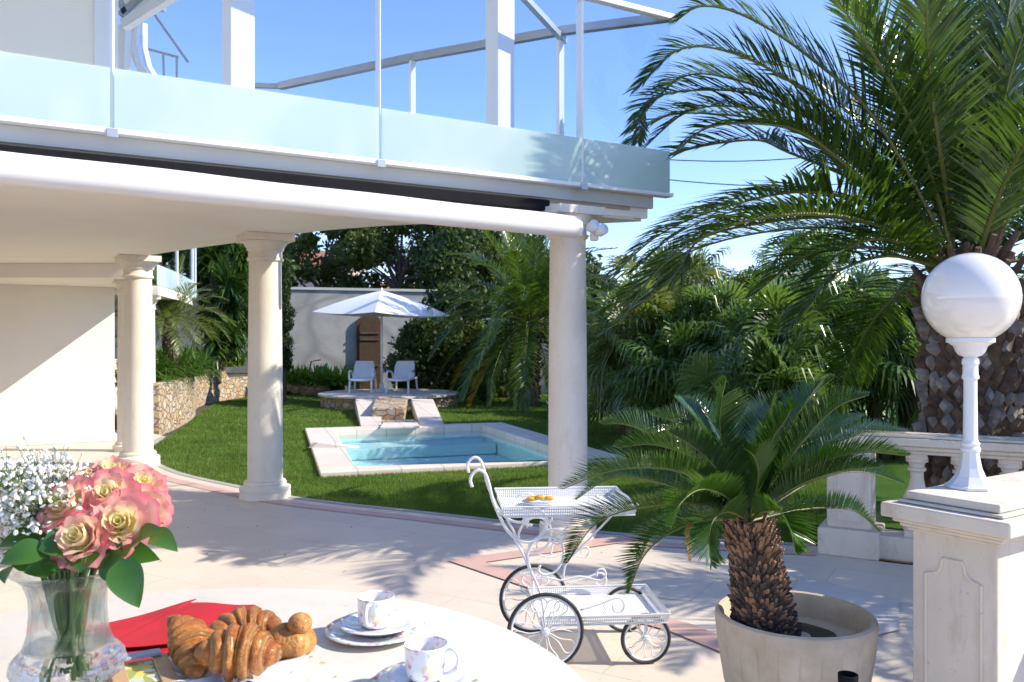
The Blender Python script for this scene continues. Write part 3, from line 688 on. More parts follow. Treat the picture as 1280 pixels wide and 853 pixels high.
# rubble retaining wall of the left bed
RW = [(-5.72, 13.6), (-6.0, 15.2), (-6.5, 17.2), (-7.3, 19.5), (-7.5, 21.3), (-7.3, 23.0), (-6.4, 24.3)]
rs = [tuple(p)[:2] for p in cat_rom([(x, y, 0) for x, y in RW], 6)]
ro = offset_line(rs, -.4); hs = [.62 + .03 * math.sin(i * 1.7) + (.16 if i < 18 else -.12 if i > 26 else .1) for i in range(len(rs))]
m = MB(); n = len(rs); vs = [(p[0], p[1], -.05) for p in rs] + [(p[0], p[1], h_) for p, h_ in zip(rs, hs)] + [(p[0], p[1], h_) for p, h_ in zip(ro, hs)]
m.add(vs, [(i, i + 1, n + i + 1, n + i) for i in range(n - 1)] + [(n + i, n + i + 1, 2 * n + i + 1, 2 * n + i) for i in range(n - 1)])
m.add([vs[0], vs[n], vs[2 * n], (vs[2 * n][0], vs[2 * n][1], -.05)], [(0, 1, 2, 3)])
tag(m.build('retaining_wall', M['rubble']), 'curved rubble stone retaining wall holding the planted bed on the left', 'wall')
bed = list(ro) + [(-6.4, 24.5), (-10, 24.4), (-13, 19.5), (-6.95, 18.2), (-6.2, 14.2)]
m = MB(); m.sheet(bed, .58); struct(m.build('planting_bed', M['soil']))
# raised bed in front of the grey wall
m = MB(); m.prism([(-7.4, 23.3), (-6.4, 24.0), (-5.4, 24.1), (-4.9, 24.6), (-5.0, 25.5), (-7.4, 24.9)], -.05, .25); struct(m.build('raised_bed', M['soil'], bevel=.08))
# boulders
for i, (px, py, s_) in enumerate(((372, 478, .22), (388, 481, .28), (400, 478, .25), (362, 476, .2))):
    m = MB(); p = G(px, py + 8) if False else W(px, py + 8, 24.0); m.sphere(p, s_, 8, 1.2, .9, .75)
    for j, q in enumerate(m.v): m.v[j] = tuple(Vector(q) + Vector((U(-1, 1), U(-1, 1), U(-1, 1))) * s_ * .09)
    tag(m.build('boulder', M['rubble'], smooth=True), ['tan boulder', 'large ochre boulder', 'rounded grey-brown boulder', 'small pale boulder'][i] + [' second from the left below the leafy bed', ' third from the left below the leafy bed', ' furthest right, next to the green hose reel', ' furthest left, close to the middle column'][i], 'boulder', 'boulders edging the bed')
# hose reel
HR = empty('hose_reel', W(405, 475, 24.6), 'green garden hose reel with dark handle standing by the grey wall', 'hose reel')
m = MB(); m.lathe([(.10, -.16), (.28, -.15), (.28, -.12), (.20, -.10), (.22, 0), (.20, .10), (.28, .12), (.28, .15), (.10, .16)], W(404, 467, 24.6), 24, M=Matrix.Rotation(math.radians(80), 3, 'Y')); m.build('drum', M['green_plastic'], HR, smooth=True, auto=40)
m = MB(); m.tube([W(385, 478, 24.6), W(389, 452, 24.6), W(401, 450, 24.6)], .02, 6); m.build('handle', M['black'], HR)
# low wall with white railing behind the palm
LW = empty('low_wall', (-.3, 24.6, 0), 'rendered low garden wall carrying a white railing behind the date palm', 'wall')
m = MB(); m.box((.2, 24.9, .70), (3.2, .25, 1.45)); m.build('wall_body', M['far_wall'], LW)
m = MB(); m.bar((-1.15, 24.8, 2.15), (1.7, 24.8, 2.15), .05, .05); m.bar((-1.15, 24.8, 1.52), (1.7, 24.8, 1.52), .04, .04)
for i in range(20): m.bar((-1.12 + i * .145, 24.8, 1.44), (-1.12 + i * .145, 24.8, 2.14), .022, .022, Vector((1, 0, 0)))
m.build('railing', M['white_metal'], LW)
# neighbour house
NH = empty('neighbour_house', (-3.4, 36, 0), 'neighbouring house with terracotta tiled roof just showing over the garden wall', 'house')
m = MB(); m.box((-3.6, 38, 1.5), (4.4, 5, 3.1)); m.build('wall', M['far_wall'], NH)
m = MB(); m.add([(-6.1, 35.2, 3.05), (-1.1, 35.2, 3.05), (-1.1, 40.8, 3.05), (-6.1, 40.8, 3.05), (-6.1, 38, 4.1), (-1.1, 38, 4.1)], [(0, 1, 5, 4), (2, 3, 4, 5), (1, 2, 5), (3, 0, 4), (3, 2, 1, 0)]); m.build('roof', M['tile_roof'], NH)
# cables
for i, (a, b_, lab) in enumerate(((W(640, 196, 14), W(1320, 190, 15), 'thin dark overhead cable crossing the sky behind the big palm, the lower one'), (W(600, 174, 13), W(1250, 150, 16), 'thin dark overhead cable seen through the clear glass corner, the upper one'))):
    pts = [a.lerp(b_, t / 20) + V(0, 0, -.55 * math.sin(math.pi * t / 20)) for t in range(21)]
    m = MB(); m.tube(pts, .009, 5); tag(m.build('overhead_cable', M['black']), lab, 'cable', 'overhead cables')

# ------------------------------------------------------------------ balustrades
def baluster(m, x, y, z0, h, k=1.0):
    p = [(.075, 0), (.075, .05), (.055, .055), (.05, .07), (.038, .09), (.045, .12), (.075, .20), (.082, .26), (.070, .33), (.045, .42), (.036, .50), (.036, .56), (.05, .575), (.05, .60), (.038, .61), (.045, .65), (.06, .66), (.06, .70)]
    m.lathe([(r * k, z0 + z / .70 * h) for r, z in p], (x, y, 0), 20)
BS = empty('stone_balustrade', (2.8, 5.5, 0), 'weathered cream stone balustrade at the terrace edge in front of the palm trunk', 'balustrade')
b0 = V(2.44, 5.98, 0); bd_ = Vector((.87, -.49, 0)).normalized(); ang = math.atan2(bd_.y, bd_.x)
m = MB(); c = b0 + bd_ * 1.9; m.box((c.x, c.y, .08), (4.0, .26, .16), ang); m.build('plinth', M['balustrade'], BS, bevel=.01)
m = MB(); c = b0 - bd_ * .02; m.box((c.x, c.y, .095), (.40, .40, .19), ang); m.box((c.x, c.y, .46), (.29, .29, .54), ang)
m.build('end_pedestal', M['balustrade'], BS, bevel=.01)
m = MB(); n4 = Vector((-bd_.y, bd_.x, 0))
for (nn,) in ((-n4,), (-bd_,)):
    q = c + nn * .147; t_ = Vector((-nn.y, nn.x, 0))
    m.bar(q - t_ * .09 + V(0, 0, .24), q - t_ * .09 + V(0, 0, .66), .012, .012, nn); m.bar(q + t_ * .09 + V(0, 0, .24), q + t_ * .09 + V(0, 0, .66), .012, .012, nn)
    m.bar(q - t_ * .09 + V(0, 0, .24), q + t_ * .09 + V(0, 0, .24), .012, .012); m.bar(q - t_ * .09 + V(0, 0, .66), q + t_ * .09 + V(0, 0, .66), .012, .012)
m.build('panel_moulding', M['balustrade'], BS)
m = MB(); c = b0 + bd_ * 1.85
for (wd2, z0_, z1_) in ((.20, .73, .755), (.25, .757, .785), (.30, .787, .84), (.26, .842, .86)): m.box((c.x, c.y, (z0_ + z1_) / 2), (4.15, wd2, z1_ - z0_), ang)
m.build('hand_rail', M['balustrade'], BS, bevel=.012)
for i in range(13):
    q = b0 + bd_ * (.40 + i * .275); m = MB(); m.box((q.x, q.y, .18), (.15, .15, .04), ang); m.box((q.x, q.y, .715), (.13, .13, .03), ang); baluster(m, q.x, q.y, .20, .50, 1.18); m.build('baluster', M['balustrade'], BS, smooth=True, auto=35)
# near pedestal
A = Vector((1.36, 2.95)); Bq = Vector((1.553, 2.66)); ab = (Bq - A); wid = ab.length; abn = ab.normalized(); back = Vector((-abn.y, abn.x)); back = back if back.y > 0 else -back
if back.x < 0: back = -back
PD = empty('lamp_pedestal', (1.7, 3.0, 0), 'large cream stone pedestal with moulded cap and arched panel carrying the globe lamp', 'pedestal')
pa = math.atan2(abn.y, abn.x); depth = .95
def pbox(m, inset, z0_, z1_):
    c = A + abn * wid / 2 + back * depth / 2
    m.box((c.x, c.y, (z0_ + z1_) / 2), (wid - 2 * inset, depth - 2 * inset, z1_ - z0_), pa)
m = MB()
for (ins, z0_, z1_) in ((.015, .948, .975), (-.005, .936, .946), (.0, .853, .866), (.018, .84, .851)): pbox(m, ins, z0_, z1_)
m.build('cap', M['balustrade'], PD, bevel=.006, seg=3)
m = MB(); pbox(m, -.045, .884, .934); pbox(m, -.018, .868, .882); m.build('cap_moulding', M['balustrade'], PD, bevel=.022, seg=5)
m = MB(); pbox(m, .03, 0.0, .845); m.build('shaft', M['balustrade'], PD, bevel=.006)
m = MB(); pbox(m, -.02, 0.002, .12); m.build('foot', M['balustrade'], PD, bevel=.01)
fn = -back; fo = A + abn * wid / 2 + fn * (-.03 + .002)
def fp(u_, z, o=0): q = fo + abn * u_ + fn * o; return V(q.x, q.y, z)
hw = wid / 2 - .080
half = [(-hw, .20), (-hw, .700), (-hw + .016, .704)] + [(-hw + .016 + .040 * math.sin(a), .704 + .045 * (1 - math.cos(a))) for a in [math.pi / 2 * i / 6 for i in range(1, 7)]] + [(-hw + .060, .762)]
loop = [fp(u_, z) for u_, z in half] + [fp(-u_, z) for u_, z in reversed(half)]
m = MB(); m.tube(loop, .006, 6, closed=True); m.build('panel_moulding', M['balustrade'], PD)
# next section of wall that catches the sun
NB = empty('side_parapet', (2.4, 2.6, 0), 'sunlit cream parapet section joining the lamp pedestal at the right edge', 'parapet')
q0 = A + back * (depth + .01) ; m = MB(); c = Vector((2.35, 2.62)); m.box((c.x + .08, c.y + .25, .42), (.9, .22, .84), pa + math.pi / 2 * 0 + .15); m.build('wall_body', M['balustrade'], NB, bevel=.01)
m = MB(); m.box((c.x + .08, c.y + .25, .875), (1.0, .32, .065), pa + .15); m.build('coping', M['balustrade'], NB, bevel=.012)
# ------------------------------------------------------------------ globe lamp
lc = V(1.637, 3.0, .976)
GL = empty('globe_lamp', lc, 'white cast post lamp with large opal globe standing on the stone pedestal', 'lamp')
m = MB(); m.lathe([(.088, 0), (.088, .010), (.078, .014), (.070, .022), (.052, .045), (.040, .075), (.033, .11), (.030, .135)], lc, 8, phase=.2); m.build('foot', M['white_metal'], GL, bevel=.002)
m = MB(); m.lathe([(.034, .135), (.036, .145), (.030, .155), (.034, .165), (.028, .172), (.0255, .18), (.0235, .34), (.0235, .40), (.030, .405), (.030, .415), (.027, .42), (.026, .455), (.030, .46), (.029, .475), (.020, .488)], lc, 16); m.build('post', M['white_metal'], GL, smooth=True, auto=35)
m = MB(); m.lathe([(.022, .485), (.040, .492), (.050, .505), (.058, .525), (.075, .537), (.083, .54), (.083, .556), (.06, .558)], lc, 32); m.build('cup', M['white_metal'], GL, smooth=True, auto=35)
m = MB(); R_ = .168; prof = [(max(R_ * math.sin(a), 1e-5), .556 + .148 - R_ * math.cos(a)) for a in [math.radians(x) for x in range(28, 181, 8)]]
m.lathe(prof, lc, 64, caps=False); m.build('globe', M['globe'], GL, smooth=True)

# ------------------------------------------------------------------ trolley
TR = empty('tea_trolley', (.153, 3.83, 0), 'white wrought iron tea trolley with scrollwork, perforated trays and black tyred wheels', 'trolley')
def wheel(u_, v_, r, name='wheel', nsp=8):
    c = V(.153 + u_, 3.83 + v_, r)
    m = MB(); n = 40; m.tube([c + V(math.cos(a) * (r - .007), 0, math.sin(a) * (r - .007)) for a in [2 * math.pi * i / n for i in range(n)]], .0085, 8, closed=True)
    ty = m.build('wheel', M['tyre'], TR, smooth=True)
    m = MB(); m.tube([c + V(math.cos(a) * (r - .019), 0, math.sin(a) * (r - .019)) for a in [2 * math.pi * i / n for i in range(n)]], .0055, 8, closed=True); m.build('rim', M['white_metal'], ty, smooth=True)
    m = MB(); m.tube([c + V(0, -.022, 0), c + V(0, .022, 0)], .018, 12); m.tube([c + V(0, -.03, 0), c + V(0, -.02, 0)], .009, 10); m.build('hub', M['white_metal'], ty, bevel=.002)
    m = MB()
    for i in range(nsp):
        a = 2 * math.pi * i / nsp + .2; da = math.pi / nsp * .62; R2 = r - .024
        def q(ang, rr): return c + V(math.cos(ang) * rr, 0, math.sin(ang) * rr)
        m.tube(cat_rom([q(a - .3, .012), q(a - da * .45, R2 * .5), q(a - da, R2 * .85), q(a - da * .5, R2 * .985), q(a + da * .5, R2 * .985), q(a + da, R2 * .85), q(a + da * .45, R2 * .5), q(a + .3, .012)], 4), .0028, 5)
    m.build('spokes', M['white_metal'], ty, smooth=True)
SEP = .49
wheel(0, 0, .176); wheel(0, SEP, .176); wheel(.473, .03, .118, nsp=6); wheel(.473, SEP - .03, .118, nsp=6)
for (u_, z, r) in ((0, .176, .006), (.473, .118, .006)):
    m = MB(); m.tube([V(.153 + u_, 3.83, z), V(.153 + u_, 3.83 + SEP, z)], r, 8); m.build('axle', M['white_metal'], TR)
def zc(zx, zy, v_):      # a point of the side frame
    px = 580 + zx * .367; py = 540 + zy * .367; Y = 3.86
    return V((px - 640) / F * Y, 3.83 + v_, 1.5 - (py - 426.5) / F * Y)
curves = [
 ([(30, 185), (24, 160), (34, 138), (55, 128), (75, 142), (88, 180), (100, 230), (125, 290), (150, 335), (185, 365), (225, 375), (262, 355), (283, 320), (278, 285), (255, 266), (228, 272), (208, 292), (212, 312), (235, 318)], .0075),
 ([(172, 358), (200, 410), (225, 465), (255, 530), (272, 600), (278, 676)], .006),
 ([(232, 480), (218, 440), (222, 405), (245, 372), (280, 358), (318, 366), (340, 395), (338, 440), (312, 478), (276, 488), (256, 472), (262, 455)], .006),
 ([(250, 395), (262, 350), (300, 332), (335, 340), (345, 365), (320, 385), (300, 372)], .0045),
 ([(232, 505), (290, 500), (340, 508), (390, 497), (430, 503), (468, 512), (488, 495), (480, 474), (460, 478), (456, 498)], .005),
 ([(340, 500), (352, 450), (400, 400), (450, 350), (500, 300), (520, 275)], .005),
 ([(400, 612), (470, 592), (530, 573), (553, 596), (543, 620), (518, 618), (513, 600)], .0045),
 ([(270, 676), (262, 620), (240, 612), (230, 590), (248, 570), (270, 580), (272, 600)], .004),
 ([(285, 676), (296, 622), (320, 612), (330, 590), (312, 572), (290, 580), (284, 600)], .004),
]
for v_ in (.035, SEP - .035):
    m = MB()
    for pts, r in curves: m.tube(cat_rom([zc(x, y, v_) for x, y in pts], 6), r, 8)
    m.tube([V(.153 + .473, 3.83 + v_, .118), V(.153 + .473, 3.83 + v_, .20)], .006, 8)
    m.build('side_frame', M['white_metal'], TR, smooth=True)
m = MB(); a, b_ = zc(55, 128, .035), zc(55, 128, SEP - .035)
def tray(u0, u1, v0, v1, zb, zt, name, flare=.012):
    x0, x1, y0, y1 = .153 + u0, .153 + u1, 3.83 + v0, 3.83 + v1
    m = MB(); B = [(x0 + flare, y0 + flare), (x1 - flare, y0 + flare), (x1 - flare, y1 - flare), (x0 + flare, y1 - flare)]; T = [(x0, y0), (x1, y0), (x1, y1), (x0, y1)]
    m.add([(p[0], p[1], zb) for p in B] + [(p[0], p[1], zt) for p in T], [(0, 1, 2, 3)] + [(i, (i + 1) % 4, 4 + (i + 1) % 4, 4 + i) for i in range(4)])
    t = m.build(name, M['perf'], TR)
    m = MB(); m.tube([V(p[0], p[1], zt) for p in T], .0045, 6, closed=True); m.tube([V(p[0], p[1], zb - .003) for p in B], .0035, 6, closed=True); m.build('rim_wire', M['white_metal'], t)
tray(-.20, .43, -.0, SEP - .0, .700, .745, 'upper_tray'); tray(-.03, .585, .01, SEP - .01, .195, .236, 'lower_tray')
TR.rotation_euler.z = math.radians(5)
# snack on the trolley
FP = empty('fruit_plate', W(675, 632, 4.05), 'small white plate with yellow fruit slices on the upper trolley tray', 'plate')
m = MB(); p = W(675, 630, 4.08); p.z = .709; m.lathe([(.0001, .0), (.05, .001), (.085, .012), (.087, .015), (.05, .006), (.0001, .005)], p, 32, caps=False); m.build('dish', M['porcelain'], FP, smooth=True)
M['fruit'] = simple('yellow_fruit', (.75, .42, .04), (.62, .28, .02), 30, .4)
for i in range(5):
    m = MB(); m.sphere(p + V(-.045 + .022 * i, -.015 + .01 * (i % 2), .026 + .004 * (i % 3)), .02, 6, 1.3, .8, .6); m.build('fruit_slice', M['fruit'] if i != 3 else M['porcelain'], FP, smooth=True)

# ------------------------------------------------------------------ sun loungers and parasol
def lounger(x, y, z, label):
    r = empty('sun_lounger', (x, y, z), label, 'sun lounger', 'white loungers on the round platform')
    w2 = .27
    m = MB()
    for s_ in (-1, 1):
        m.tube([V(x + s_ * w2, y - .0, z + .34), V(x + s_ * w2, y + 1.35, z + .34)], .026, 8)
    m.tube(cat_rom([V(x - w2, y, z + .34), V(x, y - .05, z + .33), V(x + w2, y, z + .34)], 4), .028, 8); m.build('frame', M['plastic'], r, smooth=True)
    m = MB()
    for i in range(9): m.box((x, y + .06 + i * .09, z + .355), (.56, .074, .022))
    m.build('seat', M['plastic'], r, bevel=.005)
    m = MB(); n = 9
    for i in range(n):
        t = i / (n - 1); yy_ = y + .82 + .36 * t; zz = z + .37 + .40 * t
        m.box((x, yy_, zz), (.54 - .06 * max(0, t - .8) * 5, .022, .072), 0, math.radians(-35))
    m.build('backrest', M['plastic'], r, bevel=.004)
    m = MB(); m.box((x, y + 1.03, z + .57), (.42, .02, .50), 0, math.radians(-35)); m.build('head_cushion', M['plastic'], r, bevel=.01)
    for s_ in (-1, 1):
        m = MB(); m.tube(cat_rom([V(x + s_ * (w2 + .03), y + .12, z + .34), V(x + s_ * (w2 + .035), y + .14, z + .52), V(x + s_ * (w2 + .035), y + .42, z + .56), V(x + s_ * (w2 + .03), y + .80, z + .50), V(x + s_ * w2, y + .85, z + .36)], 5), .026, 8); m.build('armrest', M['plastic'], r, smooth=True)
        for (yo, sp) in ((.02, -.03), (1.30, .05)):
            m = MB(); m.tube([V(x + s_ * w2, y + yo + .02, z + .34), V(x + s_ * (w2 + .02), y + yo + sp, z + .003)], [.030, .022], 8); m.build('leg', M['plastic'], r)
    return r
for o, lab, rz in ((lounger(-3.60, 19.95, .262, 'white plastic sun lounger on the left of the parasol pole'), 0, .08), (lounger(-2.72, 19.95, .262, 'white plastic sun lounger on the right of the parasol pole'), 0, -.05)): o.rotation_euler.z = rz; o.scale = (.92, .92, .92)
UM = empty('parasol', (-3.17, 20.9, .26), 'large white square canvas parasol shading the two sun loungers', 'parasol')
ux, uy = -3.22, 20.75
m = MB(); m.tube([V(ux, uy, .26), V(ux, uy, 2.62)], .028, 12); m.build('pole', M['white_metal'], UM, smooth=True)
m = MB(); m.lathe([(.30, .262), (.30, .30), (.06, .33), (.05, .45)], (ux, uy, 0), 24); m.build('base', M['plastic'], UM)
m = MB(); R_ = 1.69; n = 10; top = 2.75; cs = []
ph = math.radians(4); corners = [V(ux + R_ * math.cos(ph + k * math.pi / 2), uy + R_ * math.sin(ph + k * math.pi / 2), 2.16 + (.06 if k == 2 else -.03 if k == 0 else 0)) for k in range(4)]
apex = V(ux, uy, top)
for k in range(4):
    a, b_ = corners[k], corners[(k + 1) % 4]; grid = []
    for i in range(n + 1):
        t = i / n; row = []
        for j in range(n + 1):
            s_ = j / n; e = a.lerp(b_, s_); p = apex.lerp(e, t); p.z += .04 * math.sin(math.pi * t) * 1 - .05 * math.sin(math.pi * s_) * t; row.append(p)
        grid.append(row)
    vs = [p for r_ in grid for p in r_]; m.add(vs, [(i * (n + 1) + j, (i + 1) * (n + 1) + j, (i + 1) * (n + 1) + j + 1, i * (n + 1) + j + 1) for i in range(n) for j in range(n)])
cv = m.build('canopy', M['canvas'], UM, smooth=False)
md = cv.modifiers.new('solid', 'SOLIDIFY'); md.thickness = .006
for k in range(8):
    e = corners[k // 2] if k % 2 == 0 else corners[k // 2].lerp(corners[(k // 2 + 1) % 4], .5) + V(0, 0, -.02)
    m = MB(); m.bar(V(ux, uy, 2.66), e + (apex - e) * .03 + V(0, 0, -.035), .02, .02); m.build('rib', M['white_metal'], UM)
m = MB(); m.lathe([(.02, 2.74), (.03, 2.76), (.012, 2.82)], (ux, uy, 0), 12); m.build('finial', M['white_metal'], UM)

# ------------------------------------------------------------------ round stone table
tc = V(-.72, 1.484, 0)
TB = empty('round_table', tc, 'large round cream stone table laid for breakfast in the foreground', 'table')
m = MB(); m.lathe([(.86, .745), (.893, .75), (.908, .765), (.911, .785), (.905, .798), (.895, .80)], tc, 128); m.build('tabletop', M['table'], TB, smooth=True, auto=50)
m = MB(); m.lathe([(.34, 0), (.34, .06), (.26, .09), (.18, .14), (.15, .3), (.17, .5), (.25, .65), (.4, .74)], tc, 40); m.build('pedestal_leg', M['table'], TB, smooth=True, auto=40)
T = .8005
# plates, saucers, cups
def plate(name, c, r, z, mat_, label, cat, h=.016):
    m = MB(); pr = [(.0001, .003), (r * .55, .003), (r * .6, .0), (r * .64, .003), (r * .85, h * .75), (r, h), (r * 1.0, h + .0025), (r * .84, h * .75 + .004), (r * .62, .008), (.0001, .007)]
    m.lathe([(a, z + b) for a, b in pr], (c[0], c[1], 0), 56, caps=False); o = m.build(name, mat_, smooth=True); tag(o, label, cat); return o
def cup(c, z, ang, label):
    r = empty('coffee_cup', (c[0], c[1], z), label, 'cup', 'floral porcelain coffee cups')
    m = MB(); pr = [(.0001, .002), (.030, .002), (.031, .0), (.034, .004), (.0405, .012), (.0425, .03), (.0432, .066), (.044, .070), (.0428, .0705), (.0415, .066), (.0405, .03), (.037, .010), (.0001, .008)]
    m.lathe([(a, z + b) for a, b in pr], (c[0], c[1], 0), 48, caps=False); m.build('bowl', M['china'], r, smooth=True)
    m = MB(); dr = Vector((math.cos(ang), math.sin(ang), 0)); cc = Vector((c[0], c[1], z))
    m.tube(cat_rom([cc + dr * .041 + V(0, 0, .060), cc + dr * .058 + V(0, 0, .064), cc + dr * .070 + V(0, 0, .050), cc + dr * .066 + V(0, 0, .030), cc + dr * .052 + V(0, 0, .018), cc + dr * .040 + V(0, 0, .014)], 6), [.0042] * 31, 8)
    m.build('handle', M['china'], r, smooth=True)
    m = MB(); m.lathe([(.0001, z + .030), (.0398, z + .030)], (c[0], c[1], 0), 32, caps=False)
    return r
c1 = (-.325, 2.0)
plate('dessert_plate', c1, .118, T, M['china'], 'floral rimmed white plate under the saucer farther back on the table', 'plate')
plate('saucer', (c1[0] + .004, c1[1] + .006), .092, T + .0125, M['porcelain'], 'white saucer directly under the coffee cup farther back on the table', 'saucer')
cup((c1[0] + .0, c1[1] + .004), T + .0215, math.radians(-100), 'floral coffee cup farther back on the table, whole handle facing the camera')
c2 = (-.165, 1.69)
plate('dessert_plate', c2, .115, T, M['china'], 'rose patterned white plate at the bottom edge under the nearer coffee cup', 'plate')
plate('saucer', (c2[0], c2[1]), .085, T + .0125, M['porcelain'], 'white saucer under the nearer coffee cup at the bottom edge', 'saucer')
cup((c2[0] - .008, c2[1] + .0), T + .0215, math.radians(-18), 'floral coffee cup at the bottom edge with its looped handle to the right')
# pastry plate and paper
pc = (-.575, 1.74)
plate('pastry_plate', pc, .145, T, M['porcelain'], 'round white plate under the croissants and the brioche', 'plate', .018)
m = MB(); n = 48; vs = [V(pc[0], pc[1], T + .014)]
for i in range(n):
    a = 2 * math.pi * i / n; rr = .135 + .014 * math.sin(a * 7) + .008 * math.sin(a * 13 + 1); vs.append(V(pc[0] + rr * math.cos(a), pc[1] + rr * math.sin(a), T + .026 + .010 * math.sin(a * 5 + .5) + .005 * math.sin(a * 11)))
m.add(vs, [(0, 1 + i, 1 + (i + 1) % n) for i in range(n)]); pn = m.build('paper_napkin', M['porcelain']); md = pn.modifiers.new('solid', 'SOLIDIFY'); md.thickness = .0012
tag(pn, 'crinkled white paper napkin between the plate and the pastries', 'napkin')
def croissant(c, L, r, yaw, bend, label, ridges=7, tilt=0, flat=.85, name='croissant', mat_='pastry'):
    n = 112; k = 30; pts = []; m = MB(); vs = []; m.uv = []
    Rm = Matrix.Rotation(yaw, 3, 'Z') @ Matrix.Rotation(tilt, 3, 'Y')
    for i in range(n + 1):
        t = i / n * 2 - 1; ph_ = t * bend; 
        ctr = Vector((math.sin(ph_) / bend * L / 2, -(1 - math.cos(ph_)) / bend * L / 2, 0))
        tang = Vector((math.cos(ph_), -math.sin(ph_), 0)); side = Vector((math.sin(ph_), math.cos(ph_), 0))
        env = max(1 - abs(t) ** 1.7, 0) ** .80; x = (t * .5 + .5) * ridges; fr = x - math.floor(x)
        fr = fr if t > 0 else 1 - fr
        rad = r * (env * (.78 + .24 * math.sin(math.pi * min(1, .12 + .88 * (1 - fr)) ** .8)) + .02)
        for j in range(k):
            a = 2 * math.pi * j / k; rr = rad * (1 + .035 * math.sin(a * 5 + t * 9) + .015 * math.sin(a * 11 - t * 17))
            p = ctr + side * math.cos(a) * rr + Vector((0, 0, 1)) * math.sin(a) * rr * flat; m.uv.append((fr, j / k))
            vs.append(Vector(c) + Rm @ p)
    m.add(vs, [(i * k + j, i * k + (j + 1) % k, (i + 1) * k + (j + 1) % k, (i + 1) * k + j) for i in range(n) for j in range(k)] + [tuple(range(k)), tuple(n * k + j for j in reversed(range(k)))])
    o = m.build(name, M[mat_], smooth=True); tag(o, label, name.replace('_', ' '), 'pastries on the breakfast plate' if False else None); return o
croissant((-.66, 1.735, T + .072), .190, .046, math.radians(-52), .6, 'golden croissant at the left of the plate with its pointed horn raised', 7, math.radians(28))
croissant((-.60, 1.865, T + .064), .185, .050, math.radians(25), 1.0, 'glossy croissant at the back of the plate in front of the red napkin', 7, math.radians(-6))
# pain au chocolat: rolled slab with layered side
def roll(c, L, W_, H_, yaw, label):
    n = 60; k = 36; m = MB(); vs = []; m.uv = []; Rm = Matrix.Rotation(yaw, 3, 'Z') @ Matrix.Rotation(math.radians(-8), 3, 'Y')
    for i in range(n + 1):
        t = i / n * 2 - 1; env = max(1 - abs(t) ** (5 if t > 0 else 3), 0) ** .5; kx = .35 if t > 0 else .01; kz = .45 if t > 0 else .01
        for j in range(k):
            a = 2 * math.pi * j / k; ca, sa = math.cos(a), math.sin(a)
            e = 2 / 2.6; x = math.copysign(abs(ca) ** e, ca) * W_ / 2; z = math.copysign(abs(sa) ** e, sa) * H_ / 2
            lay = 1 + .018 * math.sin(24 * sa + 3 * t) * (abs(ca) > .5) + .02 * math.sin(a * 3 + t * 7) + .012 * math.sin(t * 30 + a * 2)
            z *= (1 - .12 * math.exp(-((ca + .25) / .12) ** 2) * (sa > 0))
            m.uv.append((min(1, max(0, .35 + .75 * t if t > 0 else .2 + .5 * abs(t) ** 6)), j / k)); vs.append(Vector(c) + Rm @ Vector((x * lay * (kx + (1 - kx) * env), t * L / 2, z * lay * (kz + (1 - kz) * env))))
    m.add(vs, [(i * k + j, i * k + (j + 1) % k, (i + 1) * k + (j + 1) % k, (i + 1) * k + j) for i in range(n) for j in range(k)] + [tuple(range(k)), tuple(n * k + j for j in reversed(range(k)))])
    o = m.build('chocolate_roll', M['pastry'], smooth=True); tag(o, label, 'pastry'); return o
croissant((-.548, 1.690, T + .075), .175, .060, math.radians(8), .35, 'large puffed glazed pastry at the front of the plate', 6, math.radians(4), .92, 'puff_pastry')
BR = empty('brioche', (-.47, 1.79, T + .03), 'small shiny golden brioche with a round knob at the right of the plate', 'brioche')
m = MB(); m.sphere((-.475, 1.80, T + .055), .046, 12, 1.15, 1.0, .85, ); 
for j, q in enumerate(m.v):
    q = Vector(q); dd = q - V(-.475, 1.80, T + .055); q += dd * .07 * math.sin(math.atan2(dd.y, dd.x) * 5); m.v[j] = tuple(q)
m.build('body', M['brioche'], BR, smooth=True)
m = MB(); m.sphere((-.452, 1.79, T + .098), .026, 10, 1, 1, .85); m.build('knob', M['brioche'], BR, smooth=True)

# red napkin
NP = empty('red_napkin', (-.85, 1.9, T), 'folded red cloth napkin lying between the vase and the pastries', 'napkin')
def cloth(corners, z, lift, name, seed):
    rnd = random.Random(seed); m = MB(); n = 28; a, b_, c_, d_ = corners; vs = []
    for i in range(n + 1):
        for j in range(n + 1):
            s_, t = i / n, j / n; p = (a * (1 - s_) + b_ * s_) * (1 - t) + (d_ * (1 - s_) + c_ * s_) * t
            zz = z + lift * (.5 + .25 * math.sin(s_ * 7 + t * 4 + seed) + .25 * math.sin(t * 9 - s_ * 3 + seed)) * 1.0
            vs.append(V(p.x, p.y, zz))
    m.add(vs, [(i * (n + 1) + j, (i + 1) * (n + 1) + j, (i + 1) * (n + 1) + j + 1, i * (n + 1) + j + 1) for i in range(n) for j in range(n)])
    o = m.build(name, M['napkin'], NP, smooth=True); md = o.modifiers.new('solid', 'SOLIDIFY'); md.thickness = .003; md.offset = 1; b = o.modifiers.new('bev', 'BEVEL'); b.width = .001
def Tt(px, py, z=T): return G(px, py, z)
cloth([Tt(95, 842), Tt(262, 822), Tt(318, 764), Tt(152, 786)], T + .001, .006, 'lower_fold', 1)
cloth([Tt(118, 812, T + .02), Tt(262, 800, T + .02), Tt(320, 757, T + .02), Tt(238, 752, T + .02)], T + .013, .008, 'upper_fold', 2)
cloth([Tt(112, 822, T + .01), Tt(150, 812, T + .01), Tt(246, 751, T + .01), Tt(120, 786, T + .01)], T + .010, .006, 'side_fold', 4)

